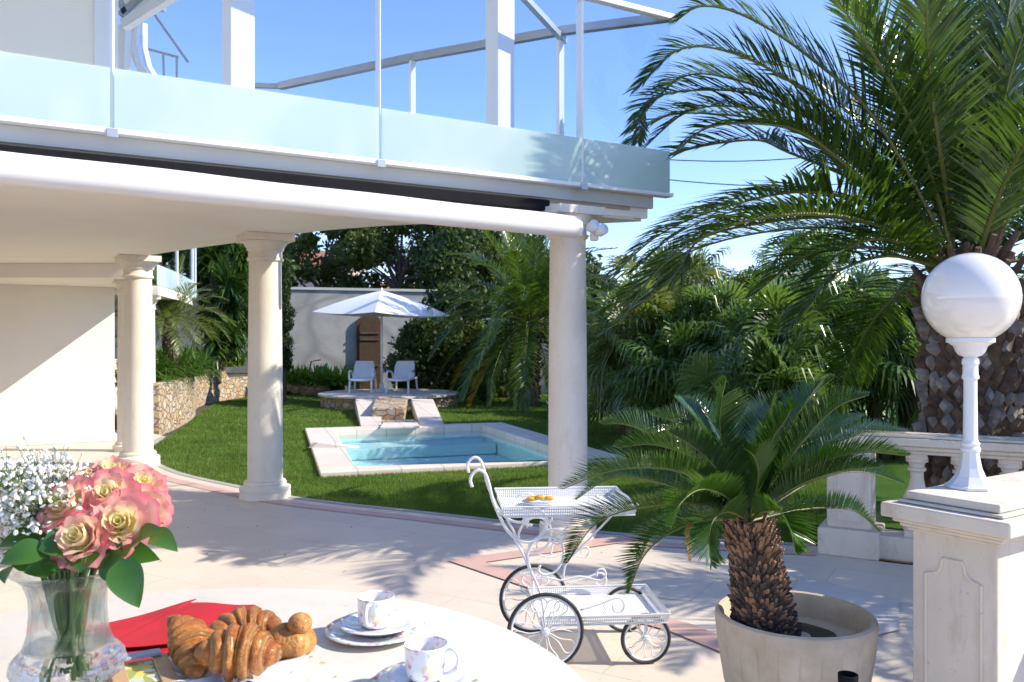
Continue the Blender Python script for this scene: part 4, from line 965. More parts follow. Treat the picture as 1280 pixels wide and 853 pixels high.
# wooden picture box
PB = empty('wooden_picture_box', (-.78, 1.66, T), 'little light wooden box with a flower picture on top at the bottom edge', 'box')
o0 = G(134, 832, T + .03); o1 = G(208, 819, T + .03); ux_ = (o1 - o0); ux_.z = 0; Lw = ux_.length; ux_.normalize(); vy_ = Vector((ux_.y, -ux_.x, 0)); ba = math.atan2(ux_.y, ux_.x)
def bb(m, u0, u1, v0, v1, z0_, z1_): 
    c = o0 + ux_ * (u0 + u1) / 2 + vy_ * (v0 + v1) / 2; m.box((c.x, c.y, T + (z0_ + z1_) / 2), (u1 - u0, v1 - v0, z1_ - z0_), ba)
m = MB(); bb(m, 0, .03, 0, .2, .001, .036); m.build('side_strip', M['wood'], PB, bevel=.002)
m = MB(); bb(m, Lw - .03, Lw, 0, .2, .001, .036); m.build('side_strip', M['wood'], PB, bevel=.002)
def pic():
    t = NT('yellow_flower_picture'); co = t.coord(); v = t.n('ShaderNodeTexVoronoi'); v.inputs['Scale'].default_value = 55; t.l(co, v.inputs['Vector'])
    sp = t.n('ShaderNodeSeparateColor'); t.l(v.outputs['Color'], sp.inputs[0])
    c = t.ramp(sp.outputs[0], [(0, (.35, .38, .10)), (.35, (.70, .62, .10)), (.6, (.55, .60, .45)), (.8, (.75, .75, .70)), (1, (.25, .30, .12))], 'CONSTANT')
    return t.done(t.pbr(c, .25))
m = MB(); bb(m, .031, Lw - .031, .004, .2, .001, .030); m.build('picture', pic(), PB)
M['slate'] = simple('grey_blue_card', (.34, .40, .50), (.3, .36, .46), 8, .5)
m = MB(); bb(m, .018, Lw - .012, -.012, .018, .038, .044); m.build('card_tab', M['slate'], PB, bevel=.001)

# ------------------------------------------------------------------ vase and flowers
vc = V(-.845, 1.60, T)
VS = empty('crystal_vase', vc, 'clear cut crystal vase half full of water holding the roses', 'vase')
def vz(z): return z
m = MB(); k = 16
outer_p = [(.060, .002), (.062, .012), (.030, .022), (.028, .035), (.060, .048), (.092, .066), (.101, .085), (.098, .100), (.078, .122)]
m.lathe(outer_p, vc, 64, wob=lambda a, z: 1 + (.012 * abs(math.sin(a * 20)) if .05 < z < .115 else 0)); m.build('cut_bowl', M['cut_glass'], VS, smooth=True)
m = MB(); up = [(.078, .1225), (.069, .15), (.066, .19), (.068, .22), (.077, .245), (.094, .262), (.103, .268), (.104, .272), (.098, .271), (.090, .262), (.073, .245), (.064, .22), (.062, .19), (.065, .15), (.072, .124)]
m.lathe(up, vc, 64, wob=lambda a, z: 1 + .012 * math.cos(a * 12)); m.build('flared_neck', M['vase'], VS, smooth=True)
rg = random.Random(14); m = MB()
for i in range(26):
    a = rg.uniform(0, 6.28); r1, r2 = rg.uniform(.005, .045), rg.uniform(.01, .05); a2 = a + rg.uniform(1.5, 3.5)
    m.tube([vc + V(math.cos(a) * r1, math.sin(a) * r1, .07), vc + V(math.cos(a2) * r2 * .5, math.sin(a2) * r2 * .5, .16), vc + V(math.cos(a2) * r2, math.sin(a2) * r2, .27)], .0028, 6)
m.build('cut_stems', M['stem'], VS)
m = MB(); m.lathe([(.0001, .185), (.058, .185)], vc, 32, caps=False); m.build('water', M['water'], VS)
def rose(c, face, R, label, seed, stem_to=True):
    rnd = random.Random(seed); r = empty('rose', c, label, 'rose', 'pink and cream roses in the vase')
    face = Vector(face).normalized(); q = face.to_track_quat('Z', 'Y').to_matrix(); m = MB(); m.uv = []; opn = rnd.uniform(.86, 1.08)
    rings = [(3, .10, .62, .02), (4, .20, .66, .12), (5, .34, .66, .25), (5, .50, .60, .45), (6, .68, .50, .75), (6, .88, .34, 1.1)]
    for ri, (cnt, rad, hh, curl) in enumerate(rings):
        for p_ in range(cnt):
            a0_ = 2 * math.pi * (p_ / cnt) + ri * .7 + rnd.uniform(-.2, .2); spread = math.pi / cnt * 1.35; ns, nt_ = 8, 7; vs = []
            hj = hh * rnd.uniform(.86, 1.12); rj = rad * rnd.uniform(.88, 1.10) * opn; tipx = rnd.uniform(.5, 1.3); wv_ = rnd.uniform(0, 6)
            for it in range(nt_ + 1):
                t = it / nt_
                for is_ in range(ns + 1):
                    s_ = is_ / ns * 2 - 1
                    widthp = spread * (.55 + .45 * math.sin(min(t * 1.25, 1) * math.pi / 2)) * (1 - .12 * max(0, t - .7))
                    ang_ = a0_ + s_ * widthp
                    rr = rj * (.30 + .70 * t ** .55) + curl * .20 * max(0, t - .62) ** 1.4 * 2.2 * (1 - .25 * s_ * s_)
                    z = hj * t * (1 - .10 * s_ * s_ * t) - .30 * curl * max(0, t - .62) ** 1.5 - .25
                    rr *= 1 + (.05 * math.sin(s_ * 6 + wv_) + .03 * math.sin(s_ * 13 + wv_)) * t * t; z += (.05 * math.sin(s_ * 5 + wv_ * 2)) * t * t * (rad > .3); pt_ = max(0, t - .75) * (1 - abs(s_)) ** 2 * tipx * (rad > .4); rr += pt_ * .28
                    vs.append(Vector(c) + q @ Vector((rr * R * math.cos(ang_), rr * R * math.sin(ang_), z * R * 1.25)))
                    m.uv.append((s_ * .5 + .5, max(0, (t * .85 + .15 * s_ * s_ * t)) * (.10 + .17 * ri)))
            m.add(vs, [(i * (ns + 1) + j, i * (ns + 1) + j + 1, (i + 1) * (ns + 1) + j + 1, (i + 1) * (ns + 1) + j) for i in range(nt_) for j in range(ns)])
    m.build('bloom', M['petal'], r, smooth=True)
    base = Vector(c) - face * R * .4
    m = MB(); e = vc + V(rnd.uniform(-.03, .03), rnd.uniform(-.03, .03), .06); mid = vc + V((c[0] - vc.x) * .35, (c[1] - vc.y) * .35, .265)
    m.tube(cat_rom([base, base.lerp(mid, .5) + V(0, 0, -.01), mid, e], 5), .0042, 6); m.build('stem', M['stem'], r, smooth=True)
    return r
def rw(px, py, Y): return tuple(W(px, py, Y))
RO = [(101, 668, 1.50, .062, (-.05, -1, .55), 'rose lowest and nearest the camera with wide pink outer petals'),
      (84, 628, 1.55, .062, (-.35, -.9, .7), 'cream hearted pink rose at the left of the bunch above the lowest one'),
      (137, 617, 1.57, .060, (.0, -.9, .7), 'pale yellow centred rose in the middle of the bunch'),
      (150, 650, 1.53, .062, (.25, -1, .5), 'large cream and pink rose to the right of the lowest rose'),
      (183, 632, 1.60, .055, (.6, -.8, .5), 'rose at the right edge of the bunch above the dark leaves'),
      (177, 603, 1.65, .055, (.5, -.7, .8), 'highest rose on the right side of the bunch with crinkled petals'),
      (140, 588, 1.69, .052, (.1, -.5, 1), 'deeper pink rose at the top of the bunch, half hidden at the back'),
      (116, 596, 1.68, .050, (-.1, -.6, 1), 'reddish rose at the back beside the white tiny flowers'),
      (35, 606, 1.72, .045, (-.4, -.6, .8), 'dark pink rose at the far left, buried in the white tiny flowers')]
for i, (px, py, Y, R_, fc, lab) in enumerate(RO): rose(rw(px, py + 5, Y), fc, R_ * .98, lab, i + 3)
def leaf(m, base, tip, wd, nrm_, curl=.15):
    base = Vector(base); tip = Vector(tip); t_ = tip - base; L_ = t_.length; t_.normalize(); n_ = (Vector(nrm_) - t_ * Vector(nrm_).dot(t_)).normalized(); s_ = t_.cross(n_)
    vs = []; nn = 10
    for i in range(nn + 1):
        u_ = i / nn; ww = wd * .5 * (math.sin(math.pi * min(1, u_ ** .72)) ** .8 if 0 < u_ < 1 else 0.02); arc = curl * L_ * math.sin(math.pi * u_)
        c = base + t_ * L_ * u_ + n_ * arc
        for j, f_ in ((-2, .28), (-1, .04), (0, 0.0), (1, .04), (2, .28)): vs.append(c + s_ * ww * j / 2 + n_ * f_ * ww * .8)
    m.add(vs, [(i * 5 + j, i * 5 + j + 1, (i + 1) * 5 + j + 1, (i + 1) * 5 + j) for i in range(nn) for j in range(4)])
RLf = empty('rose_foliage', vc + V(0, 0, .27), 'dark green rose leaves spilling over the rim of the crystal vase', 'leaves')
lv = [((150, 700), (174, 760), .060, 1.46, (.3, -1, .3)), ((140, 690), (158, 733), .056, 1.50, (-.2, -1, .2)), ((160, 695), (205, 664), .07, 1.52, (0, -.5, 1)), ((175, 672), (222, 690), .055, 1.58, (.2, -.5, 1)),
      ((135, 700), (200, 700), .06, 1.54, (.1, -.8, .8)), ((165, 665), (205, 655), .04, 1.62, (.1, -.4, 1)), ((60, 690), (0, 705), .055, 1.48, (0, -.8, .8)), ((50, 675), (-2, 684), .05, 1.55, (0, -.7, .9)),
      ((90, 680), (48, 688), .06, 1.50, (-.2, -1, .6)), ((45, 700), (5, 692), .05, 1.5, (-.2, -1, .5)), ((70, 705), (30, 716), .045, 1.5, (0, -1, .4)), ((20, 706), (6, 730), .04, 1.47, (-.4, -1, 0)),
      ((110, 690), (100, 716), .06, 1.5, (0, -1, .3)), ((130, 680), (150, 712), .06, 1.52, (.2, -1, .3)), ((80, 695), (75, 716), .06, 1.5, (0, -1, .3)), ((100, 690), (60, 705), .06, 1.53, (0, -1, .5)), ((120, 695), (170, 690), .06, 1.58, (0, -1, .6)),
      ((60, 680), (20, 672), .05, 1.6, (0, -.6, 1)), ((140, 700), (120, 712), .05, 1.56, (0, -1, .5))]
for a, b_, wd, Y, nn in lv:
    m = MB(); leaf(m, W(*a, Y), W(*b_, Y - .03), wd * 1.0, nn); m.build('leaf', M['rose_leaf'], RLf, smooth=True)
GY = empty('gypsophila', vc + V(0, 0, .2), "cloud of tiny white baby's breath flowers at the left of the roses", 'flowers')
m = MB(); fl = MB(); rg = random.Random(5)
for i in range(170):
    px = rg.gauss(44, 34); py = rg.gauss(618, 30)
    if px > 118 or py < 565 or py > 690 or px < -40: continue
    if px > 85 and py > 600: continue
    tip = W(px, py, rg.uniform(1.50, 1.85)); root = vc + V(rg.uniform(-.03, .02), rg.uniform(-.02, .03), .26)
    mid = root.lerp(tip, .55) + V(0, 0, .02); pts = cat_rom([root, mid, tip], 4); m.tube(pts, .0009, 3, cap=False)
    for k in range(16):
        q = tip + V(rg.gauss(0, .017), rg.gauss(0, .017), rg.gauss(0, .015)); m.tube([pts[-3], q], .0005, 3, cap=False)
        rr = rg.uniform(.0032, .0062); nq = Vector((rg.gauss(0, 1), rg.gauss(0, 1), rg.gauss(0, 1))).normalized(); e1 = nq.orthogonal().normalized(); e2 = nq.cross(e1)
        vs = [q + nq * rr * .5]; 
        for j in range(7): a = 2 * math.pi * j / 7; vs.append(q + (e1 * math.cos(a) + e2 * math.sin(a)) * rr * rg.uniform(.8, 1.15))
        fl.add(vs, [(0, 1 + j, 1 + (j + 1) % 7) for j in range(7)]); vs2 = [q - nq * rr * .5] + vs[1:]; fl.add(vs2, [(0, 1 + (j + 1) % 7, 1 + j) for j in range(7)])
m.build('sprigs', M['stem'], GY); o = fl.build('tiny_flowers', M['gyp'], GY); o['kind'] = 'stuff'

GL.scale = (.95, .95, .962)
# spotlight head in front of the pot
SPT = empty('garden_spotlight', W(1061, 860, 2.75), 'small black garden spotlight poking up in front of the plant pot', 'spotlight')
m = MB(); p = W(1060, 846, 2.75); m.lathe([(.022, -.10), (.030, -.06), (.032, 0), (.032, .008), (.026, .008), (.024, -.01), (.0001, -.012)], p, 24); m.build('head', M['black'], SPT, smooth=True, auto=40)
m = MB(); m.tube([p + V(0, 0, -.1), V(p.x, p.y, 0)], .008, 8); m.build('spike', M['black'], SPT)
# ------------------------------------------------------------------ plants
def frond(m, mr, path, n, Lmax, wd, ang0=60, ang1=28, fold=.35, droop=.25, rr=.012, start=.12, seed=0, up=Vector((0, 0, 1)), jit=.06, prof=None, twist=0, roll=0.0):
    rnd = random.Random(seed); P = cat_rom(path, 10); k = len(P)
    ds = [0]
    for i in range(1, k): ds.append(ds[-1] + (P[i] - P[i - 1]).length)
    tot = ds[-1]
    if mr is not None: mr.tube(P[::3] + ([P[-1]] if (k - 1) % 3 else []), [rr * (1 - .85 * i / (len(P[::3]))) for i in range(len(P[::3]) + (1 if (k - 1) % 3 else 0))], 6)
    for i in range(n):
        t = start + (1 - start) * (i + .5) / n; s_ = t * tot; j = 1
        while j < k - 1 and ds[j] < s_: j += 1
        f = (s_ - ds[j - 1]) / max(ds[j] - ds[j - 1], 1e-6); p = P[j - 1].lerp(P[j], f); T_ = (P[j] - P[j - 1]).normalized()
        S_ = T_.cross(up)
        if S_.length < .15: S_ = T_.cross(Vector((.3, -1, .2)))
        S_.normalize(); 
        if twist: S_ = Quaternion(T_, twist) @ S_
        N_ = S_.cross(T_)
        u_ = (t - start) / (1 - start)
        pr = prof(u_) if prof else (math.sin(math.pi * min(1, u_ * .82 + .16)) ** .6)
        L_ = Lmax * max(pr, .08) * rnd.uniform(.9, 1.08); a = math.radians(ang0 + (ang1 - ang0) * u_)
        for sd_ in (-1, 1):
            a2 = a + rnd.gauss(0, jit); fo = fold + rnd.gauss(0, jit)
            D = (T_ * math.cos(a2) + (S_ * sd_ * math.cos(fo) + N_ * math.sin(fo)) * math.sin(a2)).normalized()
            wv = D.cross(N_).normalized(); wv = (Quaternion(D, rnd.uniform(-roll, roll)) @ wv) * wd / 2
            mid = p + D * L_ * .5; D2 = (D - Vector((0, 0, 1)) * droop * rnd.uniform(.7, 1.3)).normalized(); tip = mid + D2 * L_ * .5
            m.add([p - wv * .5, p + wv * .5, mid + wv, mid - wv, tip], [(0, 1, 2, 3), (3, 2, 4)])
def date_palm(loc, hz, R_, lab, cat='palm tree', specific=(), nrand=40, sector=None, seed=1, tr=.36, Lf=.42, nl=64, wdl=.022, group=None, lm='palm_leaf', yellow=(), camera_short=False, boots=True, ncol=15, lo=-13):
    rnd = random.Random(seed); r = empty('date_palm', loc, lab, cat, group); loc = Vector(loc)
    m = MB(); prof = [(tr * 1.12, -.08), (tr * 1.0, .3), (tr * .97, hz * .6), (tr * 1.0, hz * .85), (tr * 1.02, hz), (tr * .6, hz + .25), (.02, hz + .4)]
    m.lathe(prof, loc, 24); 
    tk = m.build('trunk', M['boot_b'], r)
    if boots:
        m = MB(); row = 0; z = .04; dz = .105 * tr / .36
        while z < hz - .02:
            for c_ in range(ncol):
                a = 2 * math.pi * (c_ + .5 * (row % 2)) / ncol + rnd.gauss(0, .07); w_ = 2 * math.pi * tr / ncol * .46; rad = tr * 1.0; out = rnd.uniform(.02, .11) * tr / .36; zz = z + rnd.gauss(0, .022); w_ *= rnd.uniform(.75, 1.15)
                er = Vector((math.cos(a), math.sin(a), 0)); et = Vector((-er.y, er.x, 0)); b_ = loc + er * rad + V(0, 0, zz)
                m.mi = 0 if rnd.random() < .62 else 1; h_ = dz * rnd.uniform(.65, 1.0)
                m.add([b_ + et * w_, b_ + V(0, 0, h_), b_ - et * w_, b_ - V(0, 0, h_ * .75), b_ + er * out + et * w_ * .62 + V(0, 0, h_ * .18), b_ + er * out * 1.25 + V(0, 0, h_ * .62), b_ + er * out - et * w_ * .62 + V(0, 0, h_ * .18), b_ + er * out * .9 - V(0, 0, h_ * .28)],
                      [(0, 1, 5, 4), (1, 2, 6, 5), (2, 3, 7, 6), (3, 0, 4, 7), (4, 5, 6, 7)])
            z += dz; row += 1
        m.build('leaf_boots', [M['boot_a'], M['boot_b']], tk)
        m = MB()
        for q in range(46):
            a = q * 2.4; er = Vector((math.cos(a), math.sin(a), 0)); zz = hz - .30 + .60 * q / 46; b_ = loc + er * tr * (.95 - .4 * q / 46) + V(0, 0, zz); L_ = rnd.uniform(.16, .36) * tr / .36; up = (er * .8 + V(0, 0, .75 + .8 * q / 46)).normalized()
            m.tube([b_ - up * .05, b_ + up * L_ * .5, b_ + up * L_], [.055 * tr / .36, .038 * tr / .36, .024 * tr / .36], 6)
        m.build('leaf_stubs', M['boot_b'], tk)
    def make(path, i, mt, s_=1.0):
        m = MB(); L_ = sum((path[q + 1] - path[q]).length for q in range(len(path) - 1)); n_ = int(nl * min(1.15, max(.4, L_ / R_)))
        frond(m, None, path, n_, Lf * s_, wdl, 62, 30, .36, .22, .02, .10, seed * 100 + i, jit=.065, roll=.45, prof=lambda u_: min(1, .40 + 2.2 * u_) * min(1, .24 + 1.5 * (1 - u_))); fb = m.build('frond', M[mt], r)
        m = MB(); P = cat_rom(path, 5); m.tube(P, [.019 * R_ / 3 * (1 - .88 * q / len(P)) for q in range(len(P))], 6); m.build('midrib', M['rachis'], fb)
    i = 0
    for sp in specific: make(sp, i, lm); i += 1
    for q in range(nrand):
        el = math.radians(82 - (82 - lo) * (q / nrand) ** 1.0 + rnd.gauss(0, 5)); az = q * 2.39996 + rnd.gauss(0, .15)
        dx_, dy_ = math.cos(az), math.sin(az)
        if sector and sector(dx_, dy_, el): continue
        R2 = R_ * rnd.uniform(.88, 1.1)
        if camera_short and dy_ < -.25: R2 *= .62
        base = loc + V(dx_ * tr * .35, dy_ * tr * .35, hz + .15)
        d0 = Vector((dx_ * math.cos(el), dy_ * math.cos(el), math.sin(el))); path = [base]; p = base.copy(); dd = d0.copy()
        for s_ in range(5):
            p = p + dd * R2 / 5; path.append(p.copy()); dd = (dd - Vector((0, 0, 1)) * (.17 + .10 * math.cos(el)) * (1 + .25 * s_)).normalized()
        make(path, i, 'palm_leaf_yellow' if q in yellow else lm); i += 1
    return r
PY = 6.5
def pf(*pts): return [W(x, y, Y) for x, y, Y in pts]
spec = [
 pf((1180, 300, 6.5), (1095, 150, 6.4), (1010, 70, 6.6), (935, 22, 6.8), (880, 8, 6.9), (846, 24, 7.0)),
 pf((1178, 300, 6.5), (1080, 175, 6.7), (1000, 110, 6.8), (920, 68, 6.9), (850, 62, 7.2), (792, 112, 7.5)),
 pf((1175, 305, 6.5), (1070, 190, 6.8), (990, 130, 7.1), (920, 100, 7.4), (850, 98, 7.7), (785, 165, 7.9)),
 pf((1175, 305, 6.5), (1080, 215, 6.8), (1000, 160, 7.0), (930, 135, 7.2), (860, 140, 7.4), (800, 190, 7.5)),
 pf((1175, 310, 6.5), (1090, 235, 6.3), (1010, 170, 6.2), (950, 155, 6.1), (885, 160, 6.3), (846, 190, 6.3)),
 pf((1172, 318, 6.5), (1100, 262, 6.3), (1010, 240, 6.1), (920, 255, 5.9), (830, 290, 5.7), (765, 345, 5.6)),
 pf((1172, 322, 6.5), (1090, 280, 6.1), (1000, 268, 5.8), (905, 285, 5.7), (830, 330, 5.6), (780, 395, 5.5)),
 pf((1172, 320, 6.5), (1100, 285, 6.9), (1020, 262, 7.2), (930, 262, 7.5), (850, 290, 7.8), (790, 340, 8.0)),
 pf((1185, 290, 6.5), (1150, 180, 6.3), (1105, 90, 6.1), (1060, 20, 6.0), (1035, -20, 5.9)),
 pf((1190, 285, 6.5), (1172, 170, 6.2), (1160, 70, 6.0), (1160, -20, 5.8), (1170, -90, 5.7)),
 pf((1195, 285, 6.5), (1195, 150, 6.7), (1190, 40, 6.9), (1180, -80, 7.0)),
 pf((1200, 290, 6.5), (1230, 160, 6.3), (1255, 50, 6.1), (1270, -50, 6.0)),
 pf((1205, 295, 6.5), (1260, 200, 6.2), (1310, 130, 6.0), (1370, 100, 5.8)),
 pf((1190, 290, 6.5), (1140, 150, 6.9), (1090, 60, 7.2), (1070, -30, 7.4)),
 pf((1180, 300, 6.5), (1120, 200, 7.0), (1060, 140, 7.4), (1000, 90, 7.8), (960, 80, 8.0)),
 pf((1180, 325, 6.5), (1110, 300, 6.0), (1060, 310, 5.8), (1010, 350, 5.7)),
 pf((1200, 300, 6.5), (1270, 260, 6.6), (1330, 270, 6.7), (1390, 320, 6.8)),
 pf((1170, 310, 6.5), (1100, 240, 6.6), (1050, 190, 6.7), (1030, 200, 6.8), (1027, 240, 6.85)),
]
spec += [[q + V(random.uniform(-.05, .05) * k_, .12 * k_ * sg, -.07 * k_ + random.uniform(-.02, .02)) for k_, q in enumerate(p_)] for sg, p_ in ((1, spec[5]), (1, spec[7]), (1, spec[2]), (1, spec[3]), (1, spec[1]))]
spec += [pf((1175, 335, 6.5), (1110, 320, 6.2), (1040, 345, 6.0), (985, 410, 5.9)), pf((1240, 330, 6.5), (1300, 330, 6.5), (1350, 390, 6.6)), pf((1175, 330, 6.6), (1100, 310, 7.0), (1010, 320, 7.4), (940, 370, 7.6))]
date_palm((3.54, 6.5, 0), 1.88, 3.0, 'huge date palm with boot covered trunk behind the stone balustrade, fronds arching over the terrace', specific=spec, nrand=44,
          sector=lambda x, y, e: (x < -.35 and e < 1.25) or (y < -.15 and e < .95), seed=4, tr=.315, Lf=.54, nl=112, wdl=.024, camera_short=True, ncol=19)
shade_palm = date_palm((5.3, 4.9, 0), 1.5, 1.8, 'unseen date palm added beyond the right edge to shade the terrace', nrand=40, seed=9, tr=.34, Lf=.45, nl=46, wdl=.024, sector=lambda x, y, e: e < -.1)  # out-of-view palm, added so its shadow falls on the right-hand paving
date_palm((.40, 20.2, 0), 1.75, 2.9, 'shaggy date palm with some yellow fronds beyond the pool, half behind the column', nrand=86, seed=12, tr=.24, Lf=.46, nl=64, wdl=.030, yellow=(72, 80, 65), ncol=16, lo=-45)
# feathery palm at the left
date_palm((-6.35, 15.6, .35), 1.35, 1.15, 'dark feathery palm above the rubble wall beside the low wing', nrand=34, seed=21, tr=.12, Lf=.34, nl=34, wdl=.018, ncol=9, lm='fan_leaf_pale')

def fan(m, c, mid, nrm_, R_, nseg=20, spread=200, droop=.2, rnd=random):
    mid = mid.normalized(); nrm_ = (nrm_ - mid * nrm_.dot(mid)).normalized(); s_ = mid.cross(nrm_)
    for i in range(nseg):
        a = math.radians(-spread / 2 + spread * (i + .5) / nseg); da = math.radians(spread / nseg * .46)
        L_ = R_ * (1 - .18 * (abs(a) / math.radians(spread / 2)) ** 2) * rnd.uniform(.92, 1.06)
        def dr(x): return mid * math.cos(x) + s_ * math.sin(x)
        f1 = .5; up = nrm_ * (.035 * R_ * (1 if i % 2 else -1))
        q1 = c + dr(a - da) * L_ * f1 + up; q2 = c + dr(a + da) * L_ * f1 + up
        r1 = c + dr(a - da * .45) * L_ * .8 - V(0, 0, 1) * droop * L_ * .12; r2 = c + dr(a + da * .45) * L_ * .8 - V(0, 0, 1) * droop * L_ * .12
        tip = c + dr(a) * L_ - V(0, 0, 1) * droop * L_ * rnd.uniform(.3, .8)
        m.add([c, q1, q2, r1, r2, tip], [(0, 1, 2), (1, 3, 4, 2), (3, 5, 4)])
def fan_palm(loc, H, R_, nf, lab, seed, mt='fan_leaf', fr=.46, group='fan palms in the dense bed', low=.15):
    rnd = random.Random(seed); r = empty('fan_palm', loc, lab, 'fan palm', group); loc = Vector(loc)
    heads = []; m = MB()
    for k in range(rnd.randint(5, 7)):
        a = k * 2.1 + rnd.random(); q = loc + V(math.cos(a) * R_ * rnd.uniform(.1, .55), math.sin(a) * R_ * rnd.uniform(.1, .5), H * rnd.uniform(.30, .80)); heads.append(q)
        m.tube(cat_rom([loc + V(math.cos(a) * .1, math.sin(a) * .1, -.06), loc.lerp(q, .5) + V(math.cos(a) * .1, math.sin(a) * .1, 0), q], 4), .075, 8)
    m.build('trunk', M['bark'], r)
    m = MB(); ms = MB()
    for k in range(nf):
        h_ = heads[k % len(heads)]; el = math.radians(rnd.uniform(-35, 85)); az = rnd.uniform(0, 2 * math.pi)
        d_ = Vector((math.cos(az) * math.cos(el), math.sin(az) * math.cos(el), math.sin(el))); L_ = rnd.uniform(.35, .75) * H / 2.4
        c = h_ + d_ * L_ - V(0, 0, .12 * L_)
        if c.z > H: c.z = H - rnd.uniform(0, .3)
        if c.z < low: c.z = low + rnd.random() * .3
        ms.tube([h_, h_.lerp(c, .5) + V(0, 0, .04), c], .008, 4, cap=False)
        mid = (d_ * 1.0 + V(0, 0, -.15 + rnd.gauss(0, .3)) + V(rnd.gauss(0, .25), rnd.gauss(0, .25), 0)); nn = Vector((-d_.x * .5 + rnd.gauss(0, .5), -d_.y * .5 + rnd.gauss(0, .5), 1)); 
        fan(m, c, mid, nn, fr * rnd.uniform(.8, 1.15), 20, rnd.uniform(170, 240), rnd.uniform(.3, 1.1), rnd)
    m.build('fans', M[mt], r); ms.build('leaf_stalks', M['rachis'], r)
FPs = [((1.95, 13.6, 0), 2.25, 1.1, 150, 'yellowish fan palm closest to the column at the left end of the dense bed'),
       ((2.75, 12.4, 0), 2.55, 1.1, 170, 'tall fan palm in the middle of the dense bed behind the cycad'),
       ((3.75, 11.3, 0), 2.65, 1.1, 170, 'fan palm just left of the big date palm trunk'),
       ((5.0, 11.0, 0), 2.3, 1.1, 100, 'fan palm directly behind the big date palm trunk and globe lamp'),
       ((3.3, 14.8, 0), 3.0, 1.3, 150, 'fan palm at the back of the bed, left rear of the date palm'),
       ((4.9, 14.2, 0), 3.15, 1.3, 150, 'fan palm at the back of the bed showing above its neighbours'),
       ((6.6, 11.5, 0), 2.2, 1.2, 80, 'fan palm furthest right behind the balustrade'),
       ((3.0, 10.2, 0), 1.45, .9, 90, 'low young fan palm in front of the taller ones, right behind the potted cycad'),]
for i, (l, H, R_, nf, lab) in enumerate(FPs): fan_palm(l, H, R_, nf, lab, 30 + i, 'fan_leaf_pale' if i in (0, 4) else 'fan_leaf', fr=.56, low=.15)
fan_palm((-.15, 22.6, 0), 1.5, .9, 70, 'fan palm bush by the low wall behind the pool', 60, 'fan_leaf', .4, low=.1)
fan_palm((2.0, 17.5, 0), 2.0, 1.2, 110, 'broad fan palm just right of the column beyond the lawn', 61, 'fan_leaf', .5, low=.1)

# leafy trees and bushes
def leaves(name, mt, parent, clusters, nper, size, seed, aspect=1.8, flat=0):
    g_ = np.random.default_rng(seed); C_ = np.array([c[0] for c in clusters]); Rr = np.array([c[1] for c in clusters]); n_ = len(clusters) * nper
    idx = np.repeat(np.arange(len(clusters)), nper); d_ = g_.normal(size=(n_, 3)); d_ /= np.linalg.norm(d_, axis=1)[:, None]
    p = C_[idx] + d_ * (Rr[idx] * g_.uniform(.3, 1.05, n_) ** .6)[:, None] * np.array([1, 1, .75])
    t_ = g_.normal(size=(n_, 3)) + np.array([0, 0, -flat]); t_ /= np.linalg.norm(t_, axis=1)[:, None]; u_ = np.cross(t_, g_.normal(size=(n_, 3))); u_ /= np.linalg.norm(u_, axis=1)[:, None]
    s_ = size * g_.uniform(.6, 1.3, n_); L_ = t_ * s_[:, None]; Wd = u_ * (s_ / aspect / 2)[:, None]
    v = np.stack([p, p + L_ * .5 + Wd, p + L_, p + L_ * .5 - Wd], 1).reshape(-1, 3)
    me = bpy.data.meshes.new(name); o_ = v.mean(0); o_[2] = v[:, 2].min(); v = v - o_
    me.vertices.add(n_ * 4); me.vertices.foreach_set('co', v.ravel()); me.loops.add(n_ * 4); me.loops.foreach_set('vertex_index', np.arange(n_ * 4, dtype=np.int32)); me.polygons.add(n_)
    me.polygons.foreach_set('loop_start', np.arange(0, n_ * 4, 4, dtype=np.int32)); me.update(); me.materials.append(M[mt])
    ob = bpy.data.objects.new(name, me); COL.objects.link(ob); ob.location = Vector(o_); WL[ob.name] = Vector(o_); ob.parent = parent; ob.matrix_parent_inverse = Matrix.Translation(-WL[parent.name]); return ob
def tree(name, loc, H, rx, rz, nc, nper, size, mt, lab, cat, seed, cr=.5, trunk=.14, low=None, group=None, bark='grey_bark', stems=3):
    rnd = random.Random(seed); loc = Vector(loc); r = empty(name, loc, lab, cat, group); cz = H - rz
    cl = []
    while len(cl) < nc:
        d_ = Vector((rnd.uniform(-1, 1), rnd.uniform(-1, 1), rnd.uniform(-1, 1)))
        if d_.length > 1 or d_.length < .35: continue
        cl.append(((loc.x + d_.x * rx, loc.y + d_.y * rx, loc.z + cz + d_.z * rz), cr * rnd.uniform(.6, 1.2)))
    m = MB(); tops = []
    top = loc + V(rnd.uniform(-.2, .2), 0, cz); m.tube(cat_rom([loc - V(0, 0, .1), loc + V(.05, 0, cz * .5), top], 4), [trunk * (1 - .5 * i / 8) for i in range(9)], 8)
    for c, _ in cl[::max(1, len(cl) // 16)]:
        c = Vector(c); s_ = loc.lerp(top, rnd.uniform(.55, 1)); m.tube(cat_rom([s_, s_.lerp(c, .5) + V(0, 0, .1), c], 3), [trunk * .45, trunk * .4, trunk * .35, trunk * .25, trunk * .2, trunk * .15, trunk * .1], 5)
    m.build('trunk', M[bark], r); leaves('crown', mt, r, cl, nper, size, seed)
    return r
